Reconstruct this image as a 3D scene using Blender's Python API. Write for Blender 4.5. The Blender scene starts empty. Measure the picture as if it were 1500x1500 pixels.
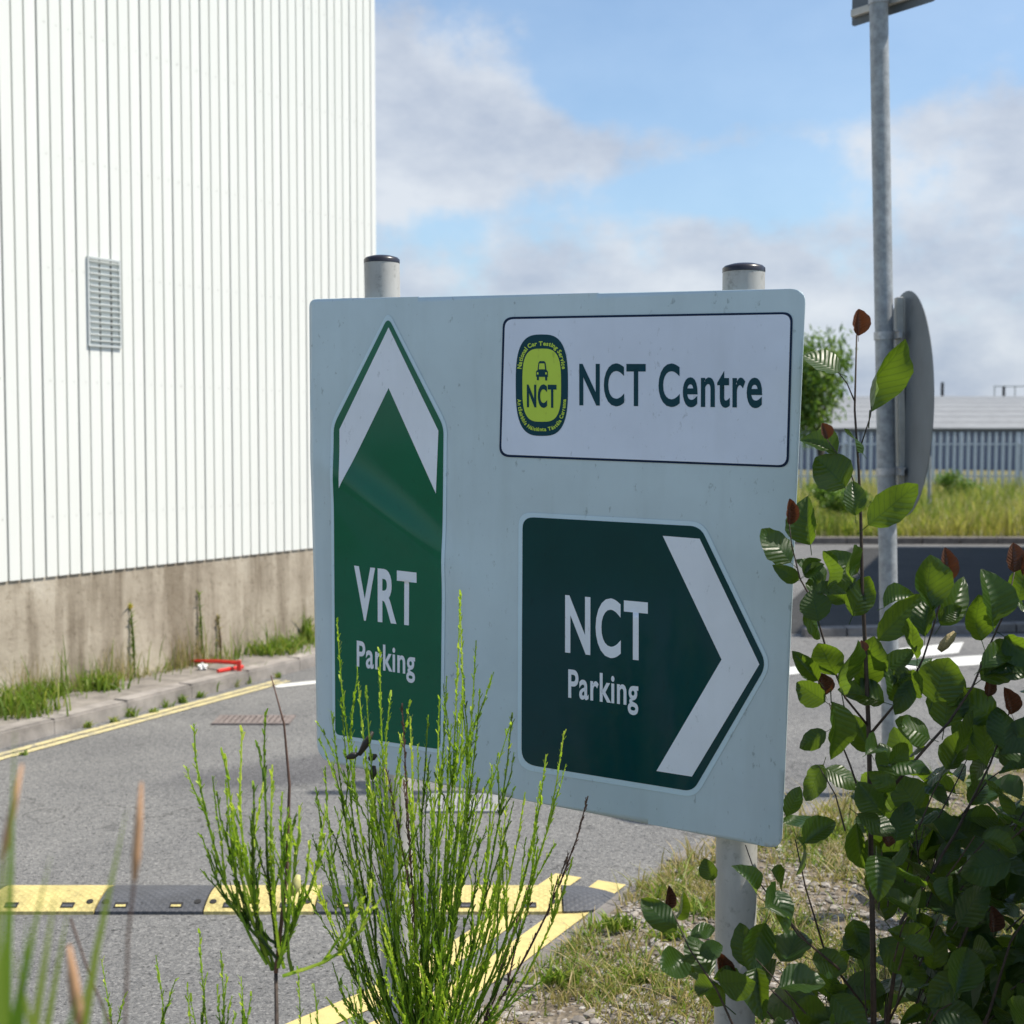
import bpy, bmesh, math, random
import numpy as np
from mathutils import Vector, Matrix
random.seed(7); rng = np.random.default_rng(7)
R = math.radians
S = bpy.context.scene
COL = S.collection

# ---------------------------------------------------------------- camera
CAMZ = 1.7; F = 2000.0; PITCH = math.atan(110 / F)
cd = bpy.data.cameras.new('camera'); cam = bpy.data.objects.new('camera', cd); COL.objects.link(cam)
cd.sensor_width = 36; cd.sensor_fit = 'HORIZONTAL'; cd.lens = F / 1500 * 36
cd.clip_start = 0.05; cd.clip_end = 6000
cam.location = (0, 0, CAMZ); cam.rotation_euler = (math.pi / 2 - PITCH, 0, 0)
cd.dof.use_dof = True; cd.dof.focus_distance = 3.1; cd.dof.aperture_fstop = cd.lens / 8.5
S.camera = cam

# ---------------------------------------------------------------- sun, sky, exposure
SUN = Vector((1.0, -0.02, 1.6)).normalized()
sl = bpy.data.lights.new('sun', 'SUN'); sl.energy = 5.0; sl.angle = R(0.53); sl.color = (1, 0.93, 0.81)
so = bpy.data.objects.new('sun', sl); COL.objects.link(so)
so.rotation_euler = SUN.to_track_quat('Z', 'Y').to_euler()
so.location = (8, 3, 12)
S.view_settings.view_transform = 'Standard'; S.view_settings.look = 'None'
S.view_settings.exposure = 0.33; S.view_settings.gamma = 1; S.view_settings.use_curve_mapping = False


def setup_world():
    w = bpy.data.worlds.new('World'); S.world = w; w.use_nodes = True
    nt = w.node_tree; N = nt.nodes; L = nt.links; N.clear()
    out = N.new('ShaderNodeOutputWorld'); bg = N.new('ShaderNodeBackground'); bg.inputs['Strength'].default_value = 0.07
    L.new(bg.outputs[0], out.inputs[0])
    sky = N.new('ShaderNodeTexSky'); sky.sky_type = 'NISHITA'; sky.sun_disc = False
    sky.sun_elevation = math.asin(SUN.z); sky.sun_rotation = math.atan2(SUN.x, SUN.y)
    sky.air_density = 1.0; sky.dust_density = 1.2; sky.ozone_density = 1.6
    tc = N.new('ShaderNodeTexCoord')

    def math_(op, a, b=None, clamp=False):
        m = N.new('ShaderNodeMath'); m.operation = op; m.use_clamp = clamp
        for k, v in ((0, a), (1, b)):
            if v is None: continue
            if isinstance(v, (int, float)): m.inputs[k].default_value = v
            else: L.new(v, m.inputs[k])
        return m.outputs[0]

    def noise(scale, detail, rough, zs=1.0, off=(0, 0, 0)):
        mp = N.new('ShaderNodeMapping'); mp.inputs['Scale'].default_value = (1, 1, zs); mp.inputs['Location'].default_value = off
        L.new(tc.outputs['Generated'], mp.inputs[0])
        n = N.new('ShaderNodeTexNoise'); n.inputs['Scale'].default_value = scale; n.inputs['Detail'].default_value = detail
        n.inputs['Roughness'].default_value = rough
        L.new(mp.outputs[0], n.inputs['Vector']); return n.outputs['Fac']

    def blob(px, py, rx, ry):
        d = Vector(((px - 750) / F, 1, (640 - py) / F)).normalized()
        sub = N.new('ShaderNodeVectorMath'); sub.operation = 'SUBTRACT'; L.new(tc.outputs['Generated'], sub.inputs[0]); sub.inputs[1].default_value = d
        mul = N.new('ShaderNodeVectorMath'); mul.operation = 'MULTIPLY'; L.new(sub.outputs[0], mul.inputs[0])
        mul.inputs[1].default_value = (F / rx, F / rx, F / ry)
        ln = N.new('ShaderNodeVectorMath'); ln.operation = 'LENGTH'; L.new(mul.outputs[0], ln.inputs[0])
        mr = N.new('ShaderNodeMapRange'); mr.interpolation_type = 'SMOOTHSTEP'
        mr.inputs['From Min'].default_value = 1.5; mr.inputs['From Max'].default_value = 0.2
        mr.inputs['To Min'].default_value = 0; mr.inputs['To Max'].default_value = 1
        L.new(ln.outputs['Value'], mr.inputs['Value']); return mr.outputs[0]

    big = noise(5.5, 10, 0.6, 1.3, (3.1, 1.7, 0.4)); fine = noise(17.0, 9, 0.62, 1.2, (0.2, 5.0, 1.0))
    mass = None
    for px, py, rx, ry, a in CLOUDS:
        b = math_('MULTIPLY', blob(px, py, rx, ry), a)
        mass = b if mass is None else math_('ADD', mass, b)
    nz = math_('ADD', math_('MULTIPLY', math_('SUBTRACT', big, 0.5), 2.0), math_('MULTIPLY', math_('SUBTRACT', fine, 0.5), 1.3))
    dens = math_('ADD', mass, nz)
    mr = N.new('ShaderNodeMapRange'); mr.interpolation_type = 'SMOOTHSTEP'
    mr.inputs['From Min'].default_value = 0.12; mr.inputs['From Max'].default_value = 0.74
    L.new(dens, mr.inputs['Value'])
    # cloud tone: white billows, greyer where thick and in the small wisps
    tone = N.new('ShaderNodeMapRange'); tone.inputs['From Min'].default_value = 0.33; tone.inputs['From Max'].default_value = 0.66
    L.new(noise(8.0, 8, 0.58, 1.8, (8.0, 2.0, 0.0)), tone.inputs['Value'])
    cc = N.new('ShaderNodeMix'); cc.data_type = 'RGBA'
    cc.inputs['A'].default_value = (5.0, 5.8, 7.3, 1); cc.inputs['B'].default_value = (8.7, 9.2, 9.9, 1)
    L.new(tone.outputs[0], cc.inputs['Factor'])
    mx = N.new('ShaderNodeMix'); mx.data_type = 'RGBA'
    tint = N.new('ShaderNodeMix'); tint.data_type = 'RGBA'; tint.blend_type = 'MULTIPLY'; tint.inputs['Factor'].default_value = 1
    tint.inputs['B'].default_value = SKYTINT
    L.new(sky.outputs[0], tint.inputs['A'])
    L.new(math_('ADD', math_('MULTIPLY', mr.outputs[0], 0.76), 0.17), mx.inputs['Factor'])
    L.new(tint.outputs['Result'], mx.inputs['A']); L.new(cc.outputs['Result'], mx.inputs['B'])
    L.new(mx.outputs['Result'], bg.inputs['Color'])


SKYTINT = (1.72, 1.96, 2.05, 1)
CLOUDS = [(590, 170, 190, 150, 0.95), (700, 240, 240, 95, 0.55), (1010, 400, 420, 75, 0.75), (1440, 260, 170, 120, 0.75),
          (1250, 580, 600, 150, 0.9), (300, 560, 700, 160, 0.6), (930, 210, 200, 45, 0.5), (1200, 190, 160, 40, 0.35), (1050, 90, 330, 110, -0.75), (620, 330, 90, 40, -0.35),
          (1000, 280, 160, 40, -0.25), (-900, 100, 700, 300, 0.4), (2600, 150, 600, 250, 0.4)]
setup_world()


# ---------------------------------------------------------------- geometry of the view: measured pixel -> place in the world
def ray(px, py):
    vx = (px - 750) / F; vz = (750 - py) / F
    f = Vector((0, math.cos(PITCH), -math.sin(PITCH))); u = Vector((0, math.sin(PITCH), math.cos(PITCH)))
    return Vector((vx, 0, 0)) + f + u * vz


def P(px, py, d):
    r = ray(px, py); return Vector((0, 0, CAMZ)) + r * (d / r.y)


def G(px, py, z=0.0):
    r = ray(px, py); return Vector((0, 0, CAMZ)) + r * ((z - CAMZ) / r.z)


# ---------------------------------------------------------------- object helpers
def link(name, me, mat=None, parent=None):
    o = bpy.data.objects.new(name, me); COL.objects.link(o)
    if mat is not None and me is not None and not me.materials:
        for m in (mat if isinstance(mat, (list, tuple)) else [mat]): me.materials.append(m)
    if parent is not None: o.parent = parent; o.matrix_parent_inverse = parent.matrix_basis.inverted()
    return o


def tag(o, label=None, cat=None, group=None, kind=None):
    for k, v in (('label', label), ('category', cat), ('group', group), ('kind', kind)):
        if v: o[k] = v
    return o


def thing(name, loc, label, cat, group=None):
    o = bpy.data.objects.new(name, None); COL.objects.link(o); o.location = loc; o.empty_display_size = 0.1
    return tag(o, label, cat, group)


class MB:
    """collects shapes, then becomes ONE mesh object"""
    def __init__(self): self.bm = bmesh.new()

    def box(self, c, s, rot=None, bevel=0):
        M = Matrix.Translation(c) @ (rot.to_4x4() if rot is not None else Matrix.Identity(4)) @ Matrix.Diagonal((s[0], s[1], s[2], 1))
        r = bmesh.ops.create_cube(self.bm, size=1, matrix=M)
        if bevel:
            es = list({e for v in r['verts'] for e in v.link_edges})
            bmesh.ops.bevel(self.bm, geom=es, offset=bevel, segments=2, affect='EDGES', profile=0.5)
        return self

    def tube(self, pts, radii, n=8, caps=True):
        pts = [Vector(p) for p in pts]
        if not isinstance(radii, (list, tuple)): radii = [radii] * len(pts)
        rings = []
        ref = Vector((0.31, 0.87, 0.38))
        for i, p in enumerate(pts):
            t = (pts[min(i + 1, len(pts) - 1)] - pts[max(i - 1, 0)]).normalized()
            a = t.cross(ref)
            if a.length < 1e-3: a = t.cross(Vector((1, 0, 0)))
            a.normalize(); b = t.cross(a)
            rings.append([self.bm.verts.new(p + (a * math.cos(2 * math.pi * k / n) + b * math.sin(2 * math.pi * k / n)) * radii[i]) for k in range(n)])
        for r0, r1 in zip(rings, rings[1:]):
            for k in range(n): self.bm.faces.new((r0[k], r0[(k + 1) % n], r1[(k + 1) % n], r1[k]))
        if caps:
            self.bm.faces.new(rings[0][::-1]); self.bm.faces.new(rings[-1])
        return self

    def prism(self, poly, z0, z1, M=None):
        """plan polygon raised from z0 to z1"""
        lo = [self.bm.verts.new((p[0], p[1], z0)) for p in poly]; hi = [self.bm.verts.new((p[0], p[1], z1)) for p in poly]
        n = len(poly)
        self.bm.faces.new(lo[::-1]); self.bm.faces.new(hi)
        for k in range(n): self.bm.faces.new((lo[k], lo[(k + 1) % n], hi[(k + 1) % n], hi[k]))
        if M is not None: bmesh.ops.transform(self.bm, matrix=M, verts=lo + hi)
        return self

    def poly(self, pts):
        self.bm.faces.new([self.bm.verts.new(p) for p in pts]); return self

    def build(self, name, mat, parent=None, smooth=False, angle=None):
        bmesh.ops.recalc_face_normals(self.bm, faces=self.bm.faces)
        me = bpy.data.meshes.new(name); self.bm.to_mesh(me); self.bm.free()
        if smooth:
            me.polygons.foreach_set('use_smooth', [True] * len(me.polygons))
            if angle: me.set_sharp_from_angle(angle=R(angle))
        return link(name, me, mat, parent)


# ---------------------------------------------------------------- materials
class NT:
    def __init__(self, name):
        self.m = bpy.data.materials.new(name); self.m.use_nodes = True
        self.n = self.m.node_tree.nodes; self.l = self.m.node_tree.links
        self.b = self.n['Principled BSDF']; self.out = self.n['Material Output']
        self.tc = self.n.new('ShaderNodeTexCoord')

    def co(self, scale=(1, 1, 1), src='Object'):
        mp = self.n.new('ShaderNodeMapping'); mp.inputs['Scale'].default_value = scale
        self.l.new(self.tc.outputs[src], mp.inputs[0]); return mp.outputs[0]

    def noise(self, scale, detail=4, rough=0.55, vec=None, dist=0):
        t = self.n.new('ShaderNodeTexNoise'); t.inputs['Scale'].default_value = scale; t.inputs['Detail'].default_value = detail
        t.inputs['Roughness'].default_value = rough; t.inputs['Distortion'].default_value = dist
        self.l.new(vec if vec is not None else self.tc.outputs['Object'], t.inputs['Vector']); return t.outputs['Fac']

    def voro(self, scale, out='Distance', vec=None):
        t = self.n.new('ShaderNodeTexVoronoi'); t.inputs['Scale'].default_value = scale
        self.l.new(vec if vec is not None else self.tc.outputs['Object'], t.inputs['Vector']); return t.outputs[out]

    def ramp(self, fac, stops, mode='LINEAR'):
        r = self.n.new('ShaderNodeValToRGB'); r.color_ramp.interpolation = mode
        e = r.color_ramp.elements
        while len(e) < len(stops): e.new(0.5)
        for k, (p, c) in enumerate(stops):
            e[k].position = p; e[k].color = (*c, 1) if len(c) == 3 else c
        self.l.new(fac, r.inputs[0]); return r.outputs[0]

    def mix(self, fac, a, b, blend='MIX'):
        m = self.n.new('ShaderNodeMix'); m.data_type = 'RGBA'; m.blend_type = blend
        for s, v in (('Factor', fac), ('A', a), ('B', b)):
            if isinstance(v, (int, float)): m.inputs[s].default_value = v
            elif isinstance(v, tuple): m.inputs[s].default_value = (*v, 1)
            else: self.l.new(v, m.inputs[s])
        return m.outputs['Result']

    def math(self, op, a, b=0.0, clamp=False):
        m = self.n.new('ShaderNodeMath'); m.operation = op; m.use_clamp = clamp
        for k, v in ((0, a), (1, b)):
            if isinstance(v, (int, float)): m.inputs[k].default_value = v
            else: self.l.new(v, m.inputs[k])
        return m.outputs[0]

    def attr(self, name, out='Fac'):
        a = self.n.new('ShaderNodeAttribute'); a.attribute_name = name; return a.outputs[out]

    def bump(self, h, strength=0.3, dist=0.01):
        b = self.n.new('ShaderNodeBump'); b.inputs['Strength'].default_value = strength; b.inputs['Distance'].default_value = dist
        self.l.new(h, b.inputs['Height']); self.l.new(b.outputs[0], self.b.inputs['Normal']); return b.outputs[0]

    def set(self, color=None, rough=None, metal=None, spec=None):
        if color is not None:
            if isinstance(color, tuple): self.b.inputs['Base Color'].default_value = (*color, 1)
            else: self.l.new(color, self.b.inputs['Base Color'])
        if rough is not None:
            if isinstance(rough, (int, float)): self.b.inputs['Roughness'].default_value = rough
            else: self.l.new(rough, self.b.inputs['Roughness'])
        if metal is not None: self.b.inputs['Metallic'].default_value = metal
        if spec is not None: self.b.inputs['Specular IOR Level'].default_value = spec
        return self

    def translucent(self, col, amount):
        t = self.n.new('ShaderNodeBsdfTranslucent'); mx = self.n.new('ShaderNodeMixShader'); mx.inputs[0].default_value = amount
        if isinstance(col, tuple): t.inputs[0].default_value = (*col, 1)
        else: self.l.new(col, t.inputs[0])
        self.l.new(self.b.outputs[0], mx.inputs[1]); self.l.new(t.outputs[0], mx.inputs[2]); self.l.new(mx.outputs[0], self.out.inputs[0])
        return self


def simple(name, col, rough=0.6, var=0.25, scale=8, bump=0.0, metal=0, spec=None, bscale=60, vec=None):
    t = NT(name); c1 = tuple(c * (1 - var) for c in col); c2 = tuple(min(1, c * (1 + var)) for c in col)
    n = t.noise(scale, 6, 0.62, t.co(vec) if vec else None)
    t.set(t.ramp(n, [(0.32, c1), (0.68, c2)]), rough, metal, spec)
    if bump: t.bump(t.noise(bscale, 5, 0.6), bump, 0.004)
    return t.m


def m_asphalt(name, tone=1.0, pits=True):
    t = NT(name)
    cell = t.voro(125, 'Color'); sep = t.n.new('ShaderNodeSeparateColor'); t.l.new(cell, sep.inputs[0])
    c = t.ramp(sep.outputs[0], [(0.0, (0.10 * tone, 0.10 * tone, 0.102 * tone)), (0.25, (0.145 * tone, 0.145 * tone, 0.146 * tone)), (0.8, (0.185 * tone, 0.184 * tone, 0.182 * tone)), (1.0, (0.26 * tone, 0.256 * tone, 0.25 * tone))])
    big = t.ramp(t.noise(1.1, 6, 0.6), [(0.3, (0.8, 0.8, 0.81)), (0.7, (1.12, 1.11, 1.09))])
    c = t.mix(1.0, c, big, 'MULTIPLY')
    pit = t.ramp(t.noise(52, 3, 0.6), [(0.33, (0.18, 0.18, 0.18)), (0.41, (1, 1, 1))])
    c = t.mix(0.9, c, pit, 'MULTIPLY')
    # oil and tar stain across the lane, tyre-worn bands
    sb_ = t.n.new('ShaderNodeVectorMath'); sb_.operation = 'SUBTRACT'; t.l.new(t.tc.outputs['Object'], sb_.inputs[0]); sb_.inputs[1].default_value = (-0.95, 6.95, 0)
    rt = t.n.new('ShaderNodeVectorRotate'); rt.rotation_type = 'Z_AXIS'; rt.inputs['Angle'].default_value = R(-24); t.l.new(sb_.outputs[0], rt.inputs['Vector'])
    ms = t.n.new('ShaderNodeVectorMath'); ms.operation = 'MULTIPLY'; t.l.new(rt.outputs[0], ms.inputs[0]); ms.inputs[1].default_value = (1 / 0.95, 1 / 0.34, 0)
    ln = t.n.new('ShaderNodeVectorMath'); ln.operation = 'LENGTH'; t.l.new(ms.outputs[0], ln.inputs[0])
    e = t.math('ADD', ln.outputs['Value'], t.math('MULTIPLY', t.math('SUBTRACT', t.noise(3.5, 5, 0.6), 0.5), 0.9))
    c = t.mix(1.0, c, t.ramp(e, [(0.62, (0.66, 0.66, 0.70)), (1.0, (1, 1, 1))]), 'MULTIPLY')
    spots = t.ramp(t.noise(4.2, 4, 0.6), [(0.30, (0.62, 0.62, 0.63)), (0.37, (1, 1, 1))]); c = t.mix(0.8, c, spots, 'MULTIPLY')
    crack = t.n.new('ShaderNodeTexVoronoi'); crack.feature = 'DISTANCE_TO_EDGE'; crack.inputs['Scale'].default_value = 0.55
    wv = t.n.new('ShaderNodeVectorMath'); wv.operation = 'ADD'; nz3 = t.n.new('ShaderNodeTexNoise'); nz3.inputs['Scale'].default_value = 3.0; nz3.inputs['Detail'].default_value = 6
    t.l.new(t.tc.outputs['Object'], nz3.inputs['Vector']); t.l.new(t.tc.outputs['Object'], wv.inputs[0]); t.l.new(nz3.outputs['Color'], wv.inputs[1]); t.l.new(wv.outputs[0], crack.inputs['Vector'])
    c = t.mix(0.7, c, t.ramp(crack.outputs['Distance'], [(0.0, (0.3, 0.3, 0.3)), (0.006, (1, 1, 1))]), 'MULTIPLY')
    t.set(c, 0.88, 0, 0.3)
    h = t.math('ADD', t.math('MULTIPLY', t.voro(150), -0.6), t.noise(75, 3, 0.6))
    t.bump(h, 0.6, 0.006)
    return t.m


def m_paint(name, col, wear=0.5, under=(0.17, 0.17, 0.17)):
    t = NT(name)
    n = t.math('ADD', t.math('MULTIPLY', t.noise(9, 6, 0.7), 0.55), t.math('MULTIPLY', t.noise(110, 3, 0.6), 0.45))
    k = t.ramp(n, [(wear - 0.12, (0, 0, 0)), (wear - 0.03, (1, 1, 1))])
    dirt = t.ramp(t.noise(22, 5, 0.6), [(0.3, tuple(c * 0.8 for c in col)), (0.7, col)])
    t.set(t.mix(k, under, dirt), 0.75); t.bump(t.noise(150, 3), 0.4, 0.004); return t.m


def m_leafy(name, stops, trans=0.35, attr='rnd', rough=0.5, tmul=1.6):
    t = NT(name); c = t.ramp(t.attr(attr), stops)
    t.set(c, rough, 0, 0.35)
    tc_ = t.mix(1.0, c, (tmul, tmul * 1.15, tmul * 0.6), 'MULTIPLY')
    t.translucent(tc_, trans); return t.m


M = {}
M['asphalt'] = m_asphalt('asphalt', 0.96); M['shade_asphalt'] = m_asphalt('shade_asphalt', 0.27); M['pale_yellow'] = m_paint('worn_pale_yellow_paint', (0.56, 0.48, 0.25), 0.52)  # second asphalt: far-road shade put into its tone
M['yellow_line'] = m_paint('yellow_road_paint', (0.62, 0.50, 0.20), 0.44)
M['white_line'] = m_paint('white_road_paint', (0.62, 0.62, 0.60), 0.43)
M['kerb'] = simple('kerb_concrete', (0.27, 0.245, 0.225), 0.9, 0.35, 5, 0.5)
M['edging'] = simple('edging_concrete', (0.17, 0.155, 0.145), 0.92, 0.3, 9, 0.6)
M['black_rubber'] = simple('black_rubber', (0.055, 0.055, 0.06), 0.7, 0.3, 14, 0.3)
M['dark'] = simple('dark_void', (0.015, 0.014, 0.014), 0.7, 0.2)
M['galv'] = simple('galvanised_steel', (0.31, 0.33, 0.35), 0.45, 0.25, 26, 0.15, 0.0, 0.3, bscale=90)
M['galv_band'] = simple('clamp_steel', (0.42, 0.43, 0.45), 0.5, 0.25, 40, 0.1, 0.4)
M['alu_back'] = simple('aluminium_sign_back', (0.095, 0.115, 0.135), 0.5, 0.15, 5, 0.05, 0.0)
M['rail'] = simple('aluminium_rail', (0.45, 0.44, 0.41), 0.5, 0.15, 12, 0.1, 0.3)
M['cap'] = simple('black_cap_plastic', (0.02, 0.018, 0.025), 0.3, 0.2, 12)
M['red_plastic'] = simple('red_plastic', (0.62, 0.03, 0.02), 0.4, 0.15, 20)
M['bag'] = simple('white_plastic', (0.75, 0.75, 0.74), 0.5, 0.1, 30)
M['bark'] = simple('alder_bark', (0.045, 0.03, 0.022), 0.7, 0.4, 60, 0.4)
M['wood'] = simple('trunk_bark', (0.06, 0.05, 0.035), 0.9, 0.4, 10, 0.5)


def m_postpaint():
    t = NT('white_post_paint')
    c = t.ramp(t.noise(7, 6, 0.65, t.co((1, 1, 0.35))), [(0.3, (0.33, 0.325, 0.31)), (0.62, (0.50, 0.495, 0.48))])
    d = t.ramp(t.noise(38, 5, 0.7), [(0.30, (0.35, 0.35, 0.31)), (0.46, (1, 1, 1))])
    t.set(t.mix(0.55, c, d, 'MULTIPLY'), 0.5); t.bump(t.noise(90, 3), 0.15, 0.002); return t.m


M['post'] = m_postpaint()


def m_cladding():
    t = NT('white_steel_cladding')
    c = t.ramp(t.noise(1.2, 5, 0.6, t.co((1, 1, 0.25))), [(0.3, (0.69, 0.70, 0.665)), (0.7, (0.76, 0.765, 0.735))])
    t.set(c, 0.5, 0, 0.35); return t.m


def m_wall():
    t = NT('stained_concrete')
    base = t.ramp(t.noise(3.0, 7, 0.65), [(0.25, (0.28, 0.235, 0.18)), (0.55, (0.42, 0.365, 0.29)), (0.8, (0.53, 0.48, 0.40))])
    streak = t.ramp(t.noise(5.0, 5, 0.6, t.co((1, 1, 0.10))), [(0.38, (0.40, 0.36, 0.31)), (0.56, (1, 1, 1))])
    c = t.mix(0.8, base, streak, 'MULTIPLY')
    spots = t.ramp(t.noise(24, 5, 0.7), [(0.32, (0.55, 0.52, 0.46)), (0.44, (1, 1, 1))])
    c = t.mix(0.6, c, spots, 'MULTIPLY')
    t.set(c, 0.95); t.bump(t.noise(30, 6, 0.65), 0.5, 0.01); return t.m


def m_sheeting(name, col, rough=0.32, speck=0.5, var=0.06, spec=0.5):
    """printed reflective sheeting with faint dirt"""
    t = NT(name)
    c = t.ramp(t.noise(4, 5, 0.6), [(0.3, tuple(x * (1 - var) for x in col)), (0.7, tuple(x * (1 + var) for x in col))])
    sp = t.ramp(t.noise(60, 4, 0.7, t.co((1, 1, 0.5))), [(0.30, (0.35, 0.36, 0.36)), (0.37, (1, 1, 1))])
    c = t.mix(speck, c, sp, 'MULTIPLY')
    dr = t.ramp(t.noise(16, 5, 0.6, t.co((1, 1, 0.12))), [(0.3, (0.82, 0.82, 0.80)), (0.5, (1, 1, 1))])
    c = t.mix(speck * 0.6, c, dr, 'MULTIPLY')
    t.set(c, rough, 0, spec); return t.m


M['clad'] = m_cladding(); M['wall'] = m_wall()
M['sign_ground'] = m_sheeting('grey_blue_sheeting', (0.51, 0.61, 0.66), 0.17)
M['sign_white'] = m_sheeting('white_sheeting', (0.68, 0.73, 0.85), 0.35, 0.35)
M['sign_legend'] = m_sheeting('legend_sheeting', (0.76, 0.79, 0.86), 0.35, 0.3)
M['sign_pale'] = m_sheeting('pale_outline_sheeting', (0.56, 0.70, 0.78), 0.35, 0.3)
M['green'] = m_sheeting('green_sheen_sheeting', (0.002, 0.116, 0.060), 0.07, 0.25, 0.1, 0.35)  # same green as the other arrow, lightened to carry reflected light
M['green_dim'] = m_sheeting('green_dim_sheeting', (0.0005, 0.043, 0.050), 0.09, 0.25, 0.1, 0.3)  # same sheeting, painted darker for its weaker reflection
M['navy'] = m_sheeting('navy_print', (0.002, 0.045, 0.065), 0.3, 0.1, 0.06, 0.2)
M['line_navy'] = m_sheeting('navy_line_print', (0.002, 0.014, 0.05), 0.3, 0.1, 0.06, 0.2)
M['lime'] = m_sheeting('lime_print', (0.50, 0.66, 0.05), 0.35, 0.3)

# ---------------------------------------------------------------- ground, road, verge
MB().poly([(-900, -300, -0.03), (900, -300, -0.03), (900, 3000, -0.03), (-900, 3000, -0.03)]).build('ground', simple('rough_grassland', (0.10, 0.11, 0.04), 0.95, 0.3, 3))['kind'] = 'structure'
rd = MB(); rd.poly([(-14, -4, 0), (26, -4, 0), (26, 22.2, 0), (-14, 22.2, 0)])
tag(rd.build('road', M['asphalt']), 'grey worn asphalt road running past the sign', kind='structure')

# the verge edge measured along the ground, near left to far right
EDGE = [(-3.2, 1.7), (-2.0, 2.4), (-1.1, 3.02), (-0.54, 3.5), (-0.17, 3.93), (0.03, 4.25), (0.33, 4.83), (0.52, 5.2), (0.82, 5.67), (1.54, 6.3), (2.66, 7.05), (4.5, 7.6), (8, 8.0), (14, 8.1)]


def edge_y(x):
    for (x0, y0), (x1, y1) in zip(EDGE, EDGE[1:]):
        if x0 <= x <= x1: return y0 + (y1 - y0) * (x - x0) / (x1 - x0)
    return EDGE[0][1] if x < EDGE[0][0] else EDGE[-1][1]


def offset_line(pts, d):
    out = []
    for i, p in enumerate(pts):
        a = Vector(pts[max(i - 1, 0)]); b = Vector(pts[min(i + 1, len(pts) - 1)]); t = (b - a).normalized()
        out.append((p[0] + t.y * d, p[1] - t.x * d))
    return out


def resample(pts, step):
    out = [Vector(pts[0])]; acc = 0
    for a, b in zip(pts, pts[1:]):
        a = Vector(a); b = Vector(b); L = (b - a).length; t = step - acc
        while t <= L: out.append(a + (b - a) * (t / L)); t += step
        acc = (acc + L) % step
    return out


def hash_n(x, y):
    return (math.sin(x * 3.1 + y * 1.7) + math.sin(x * 7.3 - y * 5.1 + 1.3) * 0.5 + math.sin(x * 13.1 + y * 17.7) * 0.25) / 1.75


def verge_z(x, y):
    d = edge_y(x) - y
    return 0.012 + 0.05 * min(1, max(0, d) / 0.8) + 0.012 * hash_n(x * 1.5, y * 1.5) * min(1, max(0, d) * 3)


def build_verge():
    bm = bmesh.new(); xs = np.arange(-3.2, 14.01, 0.08); rows = 40; prev = None
    for x in xs:
        ye = edge_y(x) - 0.11
        colv = []
        for k in range(rows + 1):
            y = ye - (ye + 3.5) * (k / rows) ** 1.6
            colv.append(bm.verts.new((x, y, verge_z(x, y))))
        if prev:
            for k in range(rows): bm.faces.new((prev[k], prev[k + 1], colv[k + 1], colv[k]))
        prev = colv
    me = bpy.data.meshes.new('verge'); bm.to_mesh(me); bm.free(); me.polygons.foreach_set('use_smooth', [True] * len(me.polygons))
    t = NT('stony_soil')
    c = t.ramp(t.noise(6, 7, 0.65), [(0.25, (0.10, 0.075, 0.05)), (0.5, (0.19, 0.155, 0.115)), (0.75, (0.28, 0.24, 0.19))])
    g = t.ramp(t.voro(45, 'Color'), [(0.0, (0.6, 0.6, 0.6)), (1.0, (1.15, 1.13, 1.1))])
    t.set(t.mix(0.8, c, g, 'MULTIPLY'), 0.95); t.bump(t.math('ADD', t.voro(45), t.noise(30, 5)), 0.8, 0.015)
    tag(link('verge', me, t.m), 'dry stony verge under the sign and shrub', kind='structure')


build_verge()

# edging stones along the verge
edging = thing('verge_edging', (0, 0, 0), 'flush grey concrete edging between double yellow lines and stony verge', 'kerb')
pts = resample(EDGE, 0.45)
inner = offset_line([tuple(p) for p in pts], 0.115)
for a, b, c, d in zip(pts, pts[1:], inner[1:], inner):
    if b.y < 3.0 or a.x > 5: continue
    cx = (a.x + b.x + c[0] + d[0]) / 4; cy = (a.y + b.y + c[1] + d[1]) / 4
    poly = [((p[0] - cx) * 0.975 + cx, (p[1] - cy) * 0.975 + cy) for p in (a, b, c, d)]
    MB().prism(poly, -0.02, 0.022 + random.uniform(-0.004, 0.006)).build('edging_stone', M['edging'], edging)


def ribbon(name, line, d0, d1, z, mat, label, cat=None):
    l0 = offset_line(line, d0); l1 = offset_line(line, d1); m = MB()
    for k in range(len(line) - 1):
        m.poly([(*l0[k], z), (*l0[k + 1], z), (*l1[k + 1], z), (*l1[k], z)])
    o = m.build(name, mat); tag(o, label, cat, kind='structure'); return o


near = [tuple(p) for p in resample([e for e in EDGE if e[0] < 0.7], 0.15)]
ribbon('yellow_line', near, -0.145, -0.03, 0.004, M['yellow_line'], 'yellow line hugging the verge edging')
ribbon('yellow_line', near, -0.325, -0.215, 0.004, M['yellow_line'], 'inner yellow line beside the verge')


# ---------------------------------------------------------------- building side kerb, footway, lines
K0 = G(0, 1097); K1 = G(455, 978)
kdir = (K1 - K0).normalized(); kper = Vector((-kdir.y, kdir.x, 0))      # towards the building


def kline(t): return K0 + kdir * t


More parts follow.
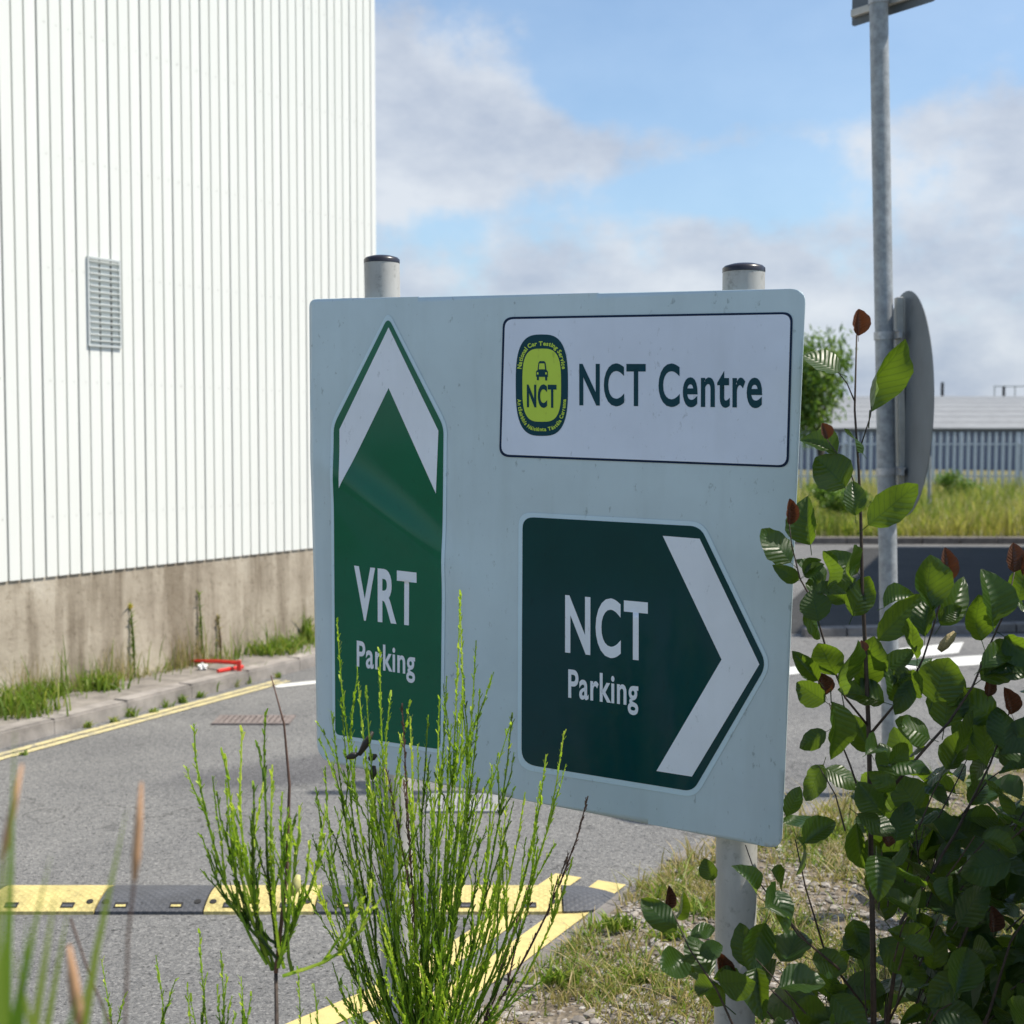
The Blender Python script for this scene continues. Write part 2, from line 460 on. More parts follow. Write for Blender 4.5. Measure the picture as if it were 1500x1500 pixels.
kerb = thing('roadside_kerb', K0, 'weathered concrete kerb with weeds in its joints below the white building', 'kerb')
t = -5.0
while t < 5.2:
    a = kline(t + 0.002); b = kline(t + 0.598)
    j = random.uniform(-0.004, 0.004)
    poly = [a - kper * 0.0, b - kper * 0.0, b + kper * 0.13, a + kper * 0.13]
    m = MB(); m.prism([(p.x, p.y) for p in poly], -0.05, 0.092 + j)
    bmesh.ops.bevel(m.bm, geom=[e for e in m.bm.edges if all(v.co.z > 0.05 for v in e.verts)], offset=0.012, segments=2, affect='EDGES')
    m.build('kerb_stone', M['kerb'], kerb); t += 0.6
fw = MB(); a = kline(-5.2) + kper * 0.12; b = kline(5.6) + kper * 0.12
fw.poly([(a.x, a.y, 0.085), (b.x, b.y, 0.085), (b.x - 1.4, b.y + 0.8, 0.085), (a.x - 2.4, a.y + 0.6, 0.085)])
tag(fw.build('footway', simple('gritty_path', (0.20, 0.18, 0.16), 0.95, 0.35, 9, 0.8, bscale=40)), 'narrow gritty strip between kerb and building', kind='structure')
kl = [(kline(tt).x, kline(tt).y) for tt in np.arange(-4, 2.45, 0.2)]
ribbon('yellow_line', kl, 0.085, 0.14, 0.004, M['pale_yellow'], 'yellow line beside the far kerb')
ribbon('yellow_line', kl, 0.16, 0.215, 0.004, M['pale_yellow'], 'inner yellow line beside the far kerb')
wl = [(-1.62, 9.22), (-1.3, 9.42), (0.2, 9.95), (1.9, 10.45)]
ribbon('white_line', wl, -0.06, 0.06, 0.004, M['white_line'], 'white line crossing the road mouth')


def patch(name, pxs, z, mat, label):
    m = MB(); m.poly([tuple(G(x, y)) [:2] + (z,) for x, y in pxs]); return tag(m.build(name, mat), label, kind='structure')


patch('give_way_dash', [(1290, 957), (1322, 950), (1412, 941), (1404, 957), (1318, 966)], 0.004, M['white_line'], 'white road dash behind the shrub')
patch('give_way_dash', [(1318, 972), (1410, 962), (1540, 955), (1540, 968), (1330, 981)], 0.004, M['white_line'], 'long white road dash behind the shrub')
patch('give_way_dash', [(1100, 985), (1205, 972), (1200, 984), (1100, 996)], 0.004, M['white_line'], 'white road dash at the sign edge')

sr = MB(); sr.poly([(2.1, 11.75, 0.003), (26, 11.75, 0.003), (26, 20.9, 0.003), (5.2, 20.9, 0.003)]); tag(sr.build('road_shade_patch', M['shade_asphalt']), 'patch of far road beyond the shrub, shade darkened into its asphalt colour', kind='structure')  # sheet of darkened asphalt, painted to deepen the shadow on the far road
# pale island kerb beyond the right-hand road
isl = thing('island_kerb', G(1400, 930), 'pale low kerb strip across the road beyond the shrub', 'kerb')
for k in range(7):
    a = G(1180 + k * 62, 934 - k * 1.6); b = G(1180 + (k + 0.96) * 62, 934 - (k + 0.96) * 1.6)
    MB().prism([(a.x, a.y), (b.x, b.y), (b.x, b.y + 0.16), (a.x, a.y + 0.16)], -0.02, 0.07).build('kerb_stone', M['edging'], isl)


# ---------------------------------------------------------------- the white building
W0 = G(0, 1050, 0.0); wdir = Vector((0.6, 1, 0)).normalized(); wn = Vector((wdir.y, -wdir.x, 0))
def wp(s, off=0.0, z=0.0): return W0 + wdir * s + wn * off + Vector((0, 0, z))
# distance along the wall of the corner at px 547
def wall_s(px):
    r = (px - 750) / F
    # (W0.x + wdir.x s) = r * (W0.y + wdir.y s)
    return (r * W0.y - W0.x) / (wdir.x - r * wdir.y)


SC = wall_s(547); ZC = 0.837; ZT = 5.43
bld = thing('clad_building', wp(SC), 'big white ribbed metal building on a stained concrete base', 'building')
WR = Matrix((wdir, -wn, Vector((0, 0, 1)))).transposed()      # local x along wall, y into the wall
L_ = 5.5
m = MB(); m.box(wp(SC - (SC + L_) / 2 - 0.012, -0.128, ZC / 2 - 0.02), (SC + L_, 0.3, ZC + 0.04 - 0.0), WR)
m.build('concrete_base', M['wall'], bld)
m = MB(); m.box(wp(SC - (SC + L_) / 2 - 0.05, -3.1, ZT / 2), (SC + L_ - 0.1, 5.9, ZT - 0.1), WR); m.build('building_core', M['clad'], bld)
PITCHR = 0.0943
prof = []      # one rib: broad flat then narrow groove
def sheet_mesh():
    bm = bmesh.new(); prof = []
    for k in range(3):
        x = k * PITCHR; dp = 0.030 if k == 0 else 0.024; gw = 0.0105 if k == 0 else 0.0085
        prof += [(x, -dp), (x + gw, -dp), (x + gw + 0.003, 0), (x + PITCHR - 0.003, 0)]
    prof.append((3 * PITCHR - 0.001, -0.013))
    lo = [bm.verts.new((x, -y, ZC - 0.012)) for x, y in prof]; hi = [bm.verts.new((x, -y, ZT)) for x, y in prof]
    for k in range(len(prof) - 1): bm.faces.new((lo[k], lo[k + 1], hi[k + 1], hi[k]))
    me = bpy.data.meshes.new('cladding_sheet'); bm.to_mesh(me); bm.free(); me.materials.append(M['clad']); return me


sm = sheet_mesh(); n_sheets = int((SC + L_ - 0.05) / (3 * PITCHR))
for k in range(n_sheets):
    s = SC - 0.06 - (k + 1) * 3 * PITCHR
    o = link('cladding_sheet', sm); o.parent = bld; o.matrix_parent_inverse = bld.matrix_basis.inverted() if False else Matrix.Translation(-bld.location)
    o.matrix_basis = Matrix.Translation(wp(s, 0.034)) @ WR.to_4x4()
m = MB(); m.box(wp(SC - 0.03, 0.012, (ZC + ZT) / 2), (0.06, 0.06, ZT - ZC + 0.02), WR, 0.004); m.build('corner_flashing', M['clad'], bld)
m = MB(); m.box(wp(SC - (SC + L_) / 2, 0.02, ZT + 0.03), (SC + L_ + 0.02, 0.12, 0.10), WR, 0.006); m.build('roof_flashing', simple('grey_flashing', (0.42, 0.46, 0.44), 0.5, 0.1), bld)
# fastener screws in rows
m = MB()
for z in (1.2, 2.05, 2.75, 3.45, 4.25, 5.0):
    for k in range(int((SC + L_) / PITCHR)):
        m.box(wp(SC - 0.06 - k * PITCHR - 0.03, 0.032, z), (0.010, 0.004, 0.010), WR)
o = m.build('cladding_screws', simple('screw_heads', (0.5, 0.5, 0.47), 0.5, 0.1), bld); o['kind'] = 'stuff'
# louvre vent
s0, s1 = wall_s(126), wall_s(174); vb = W0 + wdir * ((s0 + s1) / 2)
zt = P(150, 379, vb.y).z; zb = P(150, 509, vb.y).z
vw = s1 - s0; vh = zt - zb; sc_ = (s0 + s1) / 2
vent = link('louvre_vent', None, None, bld) if False else None
m = MB()
fr = 0.014
for (ds, dz, w_, h_) in ((-(vw - fr) / 2, 0, fr, vh), ((vw - fr) / 2, 0, fr, vh), (0, (vh - fr) / 2, vw - 2 * fr, fr), (0, -(vh - fr) / 2, vw - 2 * fr, fr)):
    m.box(wp(sc_ + ds, 0.038, (zt + zb) / 2 + dz), (w_, 0.022, h_), WR)
vent = m.build('louvre_vent', simple('vent_grey', (0.50, 0.53, 0.53), 0.5, 0.1), bld)
MB().box(wp(sc_, 0.030, (zt + zb) / 2), (vw - 0.01, 0.004, vh - 0.01), WR).build('vent_backing', simple('vent_shade', (0.045, 0.048, 0.045), 0.7, 0.2), vent)
for k in range(14):
    z = zb + fr + (k + 0.5) * (vh - 2 * fr) / 14
    rot = WR @ Matrix.Rotation(R(-24), 3, 'X')
    MB().box(wp(sc_, 0.042, z), (vw - 2 * fr, 0.030, 0.004), rot).build('slat', simple('slat_grey', (0.58, 0.61, 0.60), 0.5, 0.08) if k == 0 else bpy.data.materials['slat_grey'], vent)


# ---------------------------------------------------------------- the direction sign
A = Vector((-0.52, 3.5, 0)); B = Vector((0.592, 2.89, 0)); SU = (B - A).normalized(); SN = Vector((SU.y, -SU.x, 0))   # SN towards the camera
def s_uv(px, py):
    r = ray(px, py); o = Vector((0, 0, CAMZ)); t = (A - o).dot(SN) / r.dot(SN); p = o + r * t
    return ((p - A).dot(SU), p.z)
def warp(u, v):
    w = -0.014 * max(0, 1 - u / 0.10) ** 2 * (0.5 + 0.5 * math.tanh((1.45 - v) * 4))          # lower left margin bent back
    w += 0.009 * math.exp(-(((v - 1.50) + 0.62 * (u - 0.24)) / 0.055) ** 2) * math.exp(-((u - 0.25) / 0.2) ** 2)   # diagonal crease
    w += 0.001 * math.sin(u * 6.0 + 1) * math.sin(v * 5.0)
    return w
def s_at(u, v, off): return A + SU * u + Vector((0, 0, v)) + SN * (off + warp(u, v))


def round_poly(pts, rad, n=6):
    out = []; N_ = len(pts)
    rad = rad if isinstance(rad, (list, tuple)) else [rad] * N_
    for i in range(N_):
        p = Vector(pts[i]); a = Vector(pts[i - 1]); b = Vector(pts[(i + 1) % N_]); r = rad[i]
        if r <= 0: out.append(tuple(p)); continue
        da = (a - p); db = (b - p); ca = min(r, da.length * 0.49); cb = min(r, db.length * 0.49)
        p0 = p + da.normalized() * ca; p2 = p + db.normalized() * cb
        for k in range(n + 1):
            t = k / n; out.append(tuple((1 - t) ** 2 * p0 + 2 * t * (1 - t) * p + t * t * p2))
    return out


def cut_and_map(bm, off, grid=0.015):
    us = [v.co.x for v in bm.verts]; vs = [v.co.y for v in bm.verts]
    for lo, hi, nrm in ((min(us), max(us), (1, 0, 0)), (min(vs), max(vs), (0, 1, 0))):
        k = math.ceil(lo / grid)
        while k * grid < hi:
            g = list(bm.verts) + list(bm.edges) + list(bm.faces)
            bmesh.ops.bisect_plane(bm, geom=g, dist=1e-5, plane_co=(nrm[0] * k * grid, nrm[1] * k * grid, 0), plane_no=nrm)
            k += 1
    for v in bm.verts: v.co = s_at(v.co.x, v.co.y, off)


def sheet(name, polys_px, off, mat, parent, grid=0.015, solid=0):
    bm = bmesh.new()
    for poly in polys_px:
        f = bm.faces.new([bm.verts.new((*s_uv(*p), 0)) for p in poly])
    bm.normal_update()
    for f in bm.faces:
        if f.normal.z < 0: f.normal_flip()
    bmesh.ops.triangulate(bm, faces=bm.faces[:])
    cut_and_map(bm, off, grid)
    me = bpy.data.meshes.new(name); bm.to_mesh(me); bm.free(); me.polygons.foreach_set('use_smooth', [True] * len(me.polygons))
    o = link(name, me, mat, parent)
    if solid:
        md = o.modifiers.new('thickness', 'SOLIDIFY'); md.thickness = solid; md.offset = -1
    return o


def font_bm(text, bold=0.0, spacing=1.0):
    c = bpy.data.curves.new('glyphs', 'FONT'); c.body = text; c.offset = bold; c.space_character = spacing; c.resolution_u = 5
    o = bpy.data.objects.new('glyphs', c); COL.objects.link(o)
    bpy.context.view_layer.update()
    me = bpy.data.meshes.new_from_object(o.evaluated_get(bpy.context.evaluated_depsgraph_get()))
    bm = bmesh.new(); bm.from_mesh(me)
    bpy.data.objects.remove(o); bpy.data.curves.remove(c); bpy.data.meshes.remove(me)
    return bm


CAPH = None
def lettering(name, text, quad, off, mat, parent, bold=0.012, spacing=1.0):
    """quad = cap-height box in measured pixels: TL TR BR BL"""
    global CAPH
    if CAPH is None:
        b = font_bm('T', bold); CAPH = max(v.co.y for v in b.verts); b.free()
    bm = font_bm(text, bold, spacing)
    x0 = min(v.co.x for v in bm.verts); x1 = max(v.co.x for v in bm.verts)
    TL, TR, BR, BL = [Vector(s_uv(*q)) for q in quad]
    for v in bm.verts:
        a = (v.co.x - x0) / (x1 - x0); b = v.co.y / CAPH
        p = (BL * (1 - a) + BR * a) * (1 - b) + (TL * (1 - a) + TR * a) * b
        v.co = (p.x, p.y, 0)
    cut_and_map(bm, off)
    bm.normal_update(); bmesh.ops.reverse_faces(bm, faces=[f for f in bm.faces if f.normal.dot(SN) < 0])
    me = bpy.data.meshes.new(name); bm.to_mesh(me); bm.free()
    return link(name, me, mat, parent)


def build_sign():
    ub = s_uv(580, 1560)
    sg = thing('direction_sign', (0, 3.25, 0), 'large grey two-post direction sign with green parking arrows and a car test centre panel', 'sign')
    panel = round_poly([(452.5, 438), (1180, 422.5), (1162, 836), (1144.5, 1245), (460, 1113), (458.0, 1000), (455.5, 780), (453.8, 600)], [12, 22, 0, 22, 26, 0, 0, 0])
    sheet('panel', [panel], -0.0006, M['sign_ground'], sg, 0.015, 0.0035)
    # white name panel with navy line
    box = [(737, 464.5), (1161.5, 457), (1155.5, 685), (731, 669)]
    def inset(p, d):
        c = Vector((sum(q[0] for q in p) / 4, sum(q[1] for q in p) / 4)); out = []
        for q in p: out.append((q[0] + (d if q[0] < c.x else -d), q[1] + (d if q[1] < c.y else -d)))
        return out
    np_ = sheet('name_panel', [round_poly(box, 15)], 0.0008, M['line_navy'], sg)
    sheet('name_panel_face', [round_poly(inset(box, 3.3), 13)], 0.0014, M['sign_white'], np_)
    lettering('lettering', 'NCT Centre', [(849, 533), (1117, 533.5), (1117, 595.5), (849, 592)], 0.002, M['navy'], np_, 0.021, 1.10)
    # VRT arrow
    g = [(568.7, 464), (650, 625), (645.3, 1097.5), (490.8, 1076), (489.3, 623)]
    o_ = [(568.7, 455), (655, 622), (649.5, 1104), (486.5, 1081), (485, 620)]
    va = sheet('arrow_outline', [round_poly(o_, [14, 14, 10, 10, 14])], 0.0006, M['sign_pale'], sg)
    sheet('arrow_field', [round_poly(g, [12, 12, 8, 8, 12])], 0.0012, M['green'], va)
    sheet('chevron', [[(569.7, 479.5), (642.7, 631), (639, 723), (569.9, 568.5), (498.8, 715), (498.0, 629)]], 0.0018, M['sign_legend'], va)
    lettering('lettering', 'VRT', [(519.5, 829), (611, 839.2), (610.5, 914.5), (519.8, 904)], 0.0018, M['sign_legend'], va, 0.026, 1.14)
    lettering('lettering', 'Parking', [(523, 938), (608.5, 951), (608.5, 988), (523, 975)], 0.0018, M['sign_legend'], va, 0.02, 1.07)
    # NCT arrow
    g = [(765.5, 757), (1026, 771), (1123.5, 973.5), (1015, 1159.5), (764.5, 1118.5)]
    o_ = [(759.5, 750), (1030, 764.5), (1130, 974), (1019, 1168.5), (758.5, 1126)]
    na = sheet('arrow_outline', [round_poly(o_, [20, 18, 20, 18, 24])], 0.0006, M['sign_pale'], sg)
    sheet('arrow_field', [round_poly(g, [17, 15, 18, 14, 22])], 0.0012, M['green_dim'], na)
    sheet('chevron', [[(971.4, 784.8), (1025.5, 789), (1112.7, 973), (1013.8, 1137.5), (961.9, 1129.2), (1057.3, 966)]], 0.0018, M['sign_legend'], na)
    lettering('lettering', 'NCT', [(828.3, 872), (949.5, 883), (949.3, 965.5), (828.3, 952.5)], 0.0018, M['sign_legend'], na, 0.026, 1.14)
    lettering('lettering', 'Parking', [(833, 980), (935.4, 991.5), (935.4, 1033.4), (833, 1020.4)], 0.0018, M['sign_legend'], na, 0.02, 1.07)
    # badge
    cx, cy = 794.2, 564.3
    def sup(a, w, h, e):
        c, s = math.cos(a), math.sin(a)
        return (cx + w * math.copysign(abs(c) ** (2 / e), c), cy - h * math.copysign(abs(s) ** (2 / e), s))
    bd = sheet('badge', [[sup(2 * math.pi * k / 64, 38.3, 74.3, 3.0) for k in range(64)]], 0.002, M['navy'], np_)
    bd['label'] = 'rounded dark green badge with lime centre and a small car'
    inner_ = [sup(2 * math.pi * k / 64, 28.3, 53.5, 3.3) for k in range(64)]
    def addpoly(bm, pts):
        bm.faces.new([bm.verts.new((*s_uv(*p), 0)) for p in pts])
    def flat(name, polys, off, mat, par):
        return sheet(name, polys, off, mat, par)
    # sub-pieces share the panel as parent (name panel > badge pieces)
    flat('badge_centre', [inner_], 0.0026, M['lime'], np_)
    lettering('badge_lettering', 'NCT', [(772.5, 564), (816, 564.3), (816, 596), (772.5, 595)], 0.0032, M['navy'], np_, 0.035, 1.12)
    car = [[(788.3, 542), (789.6, 531.5), (791.5, 529), (798.0, 529), (800.0, 531.5), (801.4, 542), (803.2, 544), (803.4, 552.3), (786, 552), (786.1, 544)],
           [(787.2, 552), (790.2, 552), (790.2, 557.2), (787.2, 557)], [(799.3, 552.2), (802.3, 552.2), (802.3, 557.5), (799.3, 557.4)]]
    flat('car_symbol', car, 0.0032, M['navy'], np_)
    flat('car_window', [[(790.3, 541), (791.2, 532.5), (798.5, 532.5), (799.5, 541)], [(787.6, 545.5), (789.8, 545.5), (789.8, 548.5), (787.6, 548.5)], [(799.8, 545.5), (802, 545.5), (802, 548.5), (799.8, 548.5)]], 0.0038, M['lime'], np_)
    def around(text, a0, a1, w, h, size, outward):
        path = [Vector(sup(a0 + (a1 - a0) * k / 300, w, h, 3.0)) for k in range(301)]
        cum = [0]
        for p, q in zip(path, path[1:]): cum.append(cum[-1] + (q - p).length)
        adv = []
        for ch in text:
            if ch == ' ': adv.append(0.30); continue
            b = font_bm(ch, 0.02); xs = [v.co.x for v in b.verts]; adv.append(max(xs) - min(xs) + 0.10); b.free()
        sc = cum[-1] / sum(adv); x = 0; bm = bmesh.new()
        for ch, ad in zip(text, adv):
            if ch != ' ':
                b = font_bm(ch, 0.035); x0 = min(v.co.x for v in b.verts)
                s = (x + ad / 2) * sc; k = min(range(301), key=lambda i: abs(cum[i] - s)); k = max(1, min(299, k))
                tng = (path[k + 1] - path[k - 1]).normalized(); nr = Vector((tng.y, -tng.x))      # image space, y down
                vm = {}
                for v in b.verts:
                    q = path[k] + tng * ((v.co.x - x0) - (ad - 0.1) / 2) * sc + nr * (v.co.y - 0.34) * size
                    vm[v] = bm.verts.new((*s_uv(q.x, q.y), 0))
                for f in b.faces: bm.faces.new([vm[v] for v in f.verts])
                b.free()
            x += ad
        bm.normal_update()
        for v in bm.verts: v.co = s_at(v.co.x, v.co.y, 0.0027)
        me = bpy.data.meshes.new('badge_lettering'); bm.to_mesh(me); bm.free()
        link('badge_lettering', me, M['lime'], np_)
    around('National Car Testing Service', R(166), R(14), 33.4, 61, 8.5, True)
    around('An tSeirbhís Náisiúnta Tástála Carranna', R(190), R(350), 33.4, 64.5, 7.5, False)
    # two posts with black caps; the panel is fixed 5 cm in front of them
    for (tx, ty, bx, by, wpx, nm) in ((559.3, 384, 581, 1300, 51.5, 0), (1089.5, 397, 1077, 1400, 61, 1)):
        u, v = s_uv(tx, 480); fr_ = A + SU * u; d = fr_.y + 0.075
        top = P(tx, ty, d); b = P(bx, by, d - 0.0)
        bot = b + (b - top) * ((b.z + 0.03) / (top.z - b.z)); r = wpx / F * d / 2
        MB().tube([bot, top], r, 40).build('post', M['post'], sg, True, 40)
        pc = MB(); ax = Vector((0, 0, 1))
        pc.tube([top - ax * 0.003, top + ax * 0.006, top + ax * 0.011, top + ax * 0.0155, top + ax * 0.0175], [r * 1.015, r * 1.015, r * 0.9, r * 0.55, r * 0.1], 40)
        pc.build('post_cap', M['cap'], sg, True, 50)
        for zc in (1.75, 1.15):
            f = (zc - bot.z) / (top.z - bot.z); c = bot + (top - bot) * f
            mm = MB(); mm.tube([c - ax * 0.015, c + ax * 0.015], r * 1.06, 32)
            q = c + SN * (r + 0.004); mm.box(q, (0.05, 0.016, 0.03), Matrix((SU, SN, Vector((0, 0, 1)))).transposed())
            mm.build('bracket', M['galv_band'], sg, True, 40)


build_sign()


# ---------------------------------------------------------------- steel pole with round sign and plate, seen from behind
def build_pole():
    D = 6.4
    pb = P(1306.5, 1171, D); pt = P(1285, -120, D)
    po = thing('sign_pole', (pb.x, pb.y, 0.03), 'tall galvanised steel pole carrying the backs of a round sign and a plate', 'sign pole')
    ax = (pt - pb).normalized(); r = 26.5 / F * D / 2
    MB().tube([pb - ax * 0.25, pt + ax * 0.1], r, 36).build('pole', M['galv'], po, True, 40)
    def on(z): return pb + (pt - pb) * ((z - pb.z) / (pt.z - pb.z))
    zc = P(1320, 592, D).z; zr = 0.523
    n = Vector((0.999, -0.044, 0)).normalized(); s = Vector((-n.y, n.x, 0)); c = on(zc) + n * 0.088
    RM = Matrix((s, ax, n)).transposed()
    m = MB(); m.tube([c - n * 0.0015, c + n * 0.0015], zr, 64)
    rim = m.build('round_sign', M['alu_back'], po)
    MB().box(c - n * 0.018, (0.058, 0.99, 0.03), RM, 0.003).build('mounting_rail', M['rail'], po)
    for py in (492, 691):
        z = P(1300, py, D).z; q = on(z)
        mm = MB(); mm.tube([q - ax * 0.018, q + ax * 0.018], r * 1.12, 32)
        mm.box(q + n * (r + 0.012), (0.07, 0.03, 0.035), Matrix((s, ax, n)).transposed())
        e = c + ax * (z - zc) - n * 0.036; mm.box(e, (0.20, 0.030, 0.014), RM); mm.box(e + ax * 0.018, (0.20, 0.008, 0.026), RM)
        mm.build('clamp', M['galv_band'], po, True, 35)
    # plate near the top
    t = Vector((0.57, -0.82, 0)).normalized(); pn = Vector((-t.y, t.x, 0))
    zb = P(1300, 18, D).z; q = on(zb) + pn * 0.075
    PM = Matrix((t, pn, Vector((0, 0, 1)))).transposed()
    m = MB()
    pl = round_poly([(-0.225, -0.15), (0.26, -0.15), (0.26, 0.15), (-0.225, 0.15)], 0.02)
    m.prism([(p[0], p[1]) for p in pl], -0.0015, 0.0015)
    bmesh.ops.transform(m.bm, matrix=Matrix.Translation(q + Vector((0, 0, 0.15))) @ Matrix((t, Vector((0, 0, 1)), pn)).transposed().to_4x4(), verts=m.bm.verts)
    m.build('plate', M['alu_back'], po)
    MB().box(q + Vector((0, 0, 0.055)) - pn * 0.016, (0.42, 0.026, 0.035), PM, 0.003).build('mounting_rail', M['rail'], po)
    MB().tube([on(zb + 0.055) - ax * 0.018, on(zb + 0.055) + ax * 0.018], r * 1.1, 32).build('clamp', M['galv_band'], po, True, 35)


build_pole()


# ---------------------------------------------------------------- speed ramp
def m_tread(name, col):
    t = NT(name)
    def wave(rot):
        mp = t.n.new('ShaderNodeMapping'); mp.inputs['Rotation'].default_value = (0, 0, rot); t.l.new(t.tc.outputs['Object'], mp.inputs[0])
        w = t.n.new('ShaderNodeTexWave'); w.inputs['Scale'].default_value = 14; w.inputs['Distortion'].default_value = 0.2
        t.l.new(mp.outputs[0], w.inputs['Vector']); return w.outputs['Fac']
    g = t.math('MAXIMUM', wave(R(45)), wave(R(-45)))
    c = t.ramp(t.noise(9, 6, 0.65), [(0.25, tuple(x * 0.42 + 0.02 for x in col)), (0.42, tuple(x * 0.8 for x in col)), (0.62, col)])
    c = t.mix(t.ramp(g, [(0.93, (0, 0, 0)), (0.99, (0.4, 0.4, 0.4))]), c, tuple(x * 0.45 for x in col))
    sc = t.ramp(t.noise(60, 4, 0.7), [(0.34, tuple(x * 0.4 + 0.02 for x in col)), (0.43, (1, 1, 1))])
    t.set(t.mix(0.5, c, sc, 'MULTIPLY'), 0.65); t.bump(g, 0.5, 0.004); return t.m


M['ramp_yellow'] = m_tread('yellow_ramp_rubber', (0.62, 0.51, 0.20)); M['ramp_black'] = m_tread('black_ramp_rubber', (0.085, 0.088, 0.10))
PROF = [(0, 0), (0, 0.012), (0.02, 0.021), (0.055, 0.031), (0.10, 0.038), (0.14, 0.040), (0.18, 0.038), (0.225, 0.031), (0.26, 0.021), (0.28, 0.012), (0.28, 0)]


def build_ramp():
    y0 = G(400, 1340).y
    ramp = thing('speed_ramp', (0, y0, 0), 'yellow and black rubber speed ramp across the road', 'speed ramp')
    joints = [-205, -38, 127, 289, 455, 640, 826]
    for k, (a, b) in enumerate(zip(joints, joints[1:])):
        xa = (a - 750) / F * y0 + 0.003; xb = (b - 750) / F * y0 - 0.003; yel = k % 2 == 1
        m = MB()
        lo = [m.bm.verts.new((xa, y0 + p[0], p[1])) for p in PROF]; hi = [m.bm.verts.new((xb, y0 + p[0], p[1])) for p in PROF]
        m.bm.faces.new(lo); m.bm.faces.new(hi[::-1])
        for i in range(len(PROF) - 1): m.bm.faces.new((lo[i], lo[i + 1], hi[i + 1], hi[i]))
        mod = m.build('ramp_module', M['ramp_yellow'] if yel else M['ramp_black'], ramp, True, 30)
        sl = math.atan2(0.019, 0.055); rot = Matrix.Rotation(sl, 3, 'X')
        for f in (0.22, 0.74):
            c = Vector((xa + (xb - xa) * f, y0 + 0.030, 0.0235))
            MB().box(c, (0.046, 0.028, 0.006), rot).build('slot', M['dark'], mod)
            MB().box(c + rot @ Vector((0, -0.006, 0.002)), (0.036, 0.012, 0.006), rot, 0.001).build('reflector', M['ramp_black'] if yel else M['ramp_yellow'], mod)
        for f in (0.06, 0.93):
            c = Vector((xa + (xb - xa) * f, y0 + 0.050, 0.0295))
            MB().tube([c + rot @ Vector((0, 0, -0.004)), c + rot @ Vector((0, 0, 0.0035))], 0.012, 14).build('bolt_hole', M['dark'], mod)
    xe = (826 - 750) / F * y0 + 0.003; yc = y0 + 0.14; m = MB(); rings = []
    half = [(0.14 - p[0], p[1]) for p in PROF[:6]]
    for k in range(15):
        a = -math.pi / 2 + math.pi * k / 14
        rings.append([m.bm.verts.new((xe + math.cos(a) * r * 1.5, yc + math.sin(a) * r, z)) for r, z in half])
    for r0, r1 in zip(rings, rings[1:]):
        for i in range(5):
            try: m.bm.faces.new((r0[i], r0[i + 1], r1[i + 1], r1[i]))
            except ValueError: pass
    bmesh.ops.remove_doubles(m.bm, verts=m.bm.verts, dist=1e-5)
    m.build('end_cap', M['ramp_black'], ramp, True, 30)


build_ramp()


# drains
def drain(name, px, py, w, h, mat, label, nb):
    c = G(px, py); a = G(px - w / 2, py); b = G(px + w / 2, py); W_ = b.x - a.x
    y0 = G(px, py + h / 2).y; y1 = G(px, py - h / 2).y
    o = thing(name, (c.x, c.y, 0), label, 'drain')
    m = MB(); m.poly([(a.x, y0, 0.003), (b.x, y0, 0.003), (b.x, y1, 0.003), (a.x, y1, 0.003)]); m.build('pit', M['dark'], o)
    m = MB(); t_ = 0.03
    m.box((c.x, y0, 0.006), (W_ + t_, t_, 0.01)).box((c.x, y1, 0.006), (W_ + t_, t_, 0.01)).box((a.x, (y0 + y1) / 2, 0.006), (t_, y1 - y0 - t_, 0.01)).box((b.x, (y0 + y1) / 2, 0.006), (t_, y1 - y0 - t_, 0.01))
    m.build('frame', mat, o)
    for k in range(nb):
        x = a.x + t_ / 2 + (W_ - t_) * (k + 0.5) / nb
        MB().box((x, (y0 + y1) / 2, 0.007), ((W_ - t_) / nb * 0.72, y1 - y0 - t_, 0.008)).build('grate_bar', mat, o)


drain('gully_grate', 678, 1178, 95, 24, simple('grey_cast_iron', (0.25, 0.25, 0.25), 0.7, 0.3, 20), 'grey slotted drain grate in the road below the sign', 12)
drain('drain_cover', 372, 1056, 105, 11, simple('rusty_cast_iron', (0.17, 0.14, 0.13), 0.85, 0.3, 25), 'rusty brown drain cover near the far kerb', 12)

# litter on the footway
def build_litter():
    zf = 0.10
    a = G(281, 968, zf + 0.02); b = G(350, 971, zf + 0.05); c = G(319, 983, zf + 0.01); e = G(355, 977, zf)
    o = thing('broken_barrier_piece', (b.x, b.y, 0.105), 'bent red plastic bar lying on the footway by the kerb', 'litter')
    m = MB(); d = (b - a).normalized(); m.tube([a, a + (b - a) * 0.5 + Vector((0, 0, 0.004)), b], [0.011, 0.015, 0.017], 6); m.build('long_bar', M['red_plastic'], o)
    m = MB(); m.tube([c, e], [0.013, 0.016], 6); m.build('short_bar', M['red_plastic'], o)
    m = MB(); m.box(b + Vector((0, 0, -0.02)), (0.03, 0.02, 0.075), None, 0.004); m.build('hinge', M['red_plastic'], o)
    p = G(297, 978, zf)
    bm = bmesh.new(); bmesh.ops.create_icosphere(bm, subdivisions=3, radius=0.032)
    for v in bm.verts: v.co *= 1 + 0.45 * hash_n(v.co.x * 60, v.co.y * 60 + v.co.z * 40); v.co.z *= 0.8
    me = bpy.data.meshes.new('crumpled_bag'); bm.to_mesh(me); bm.free()
    o = link('crumpled_bag', me, M['bag']); o.location = (p.x, p.y, 0.105); tag(o, 'small crumpled white litter beside the red plastic bar', 'litter')


build_litter()


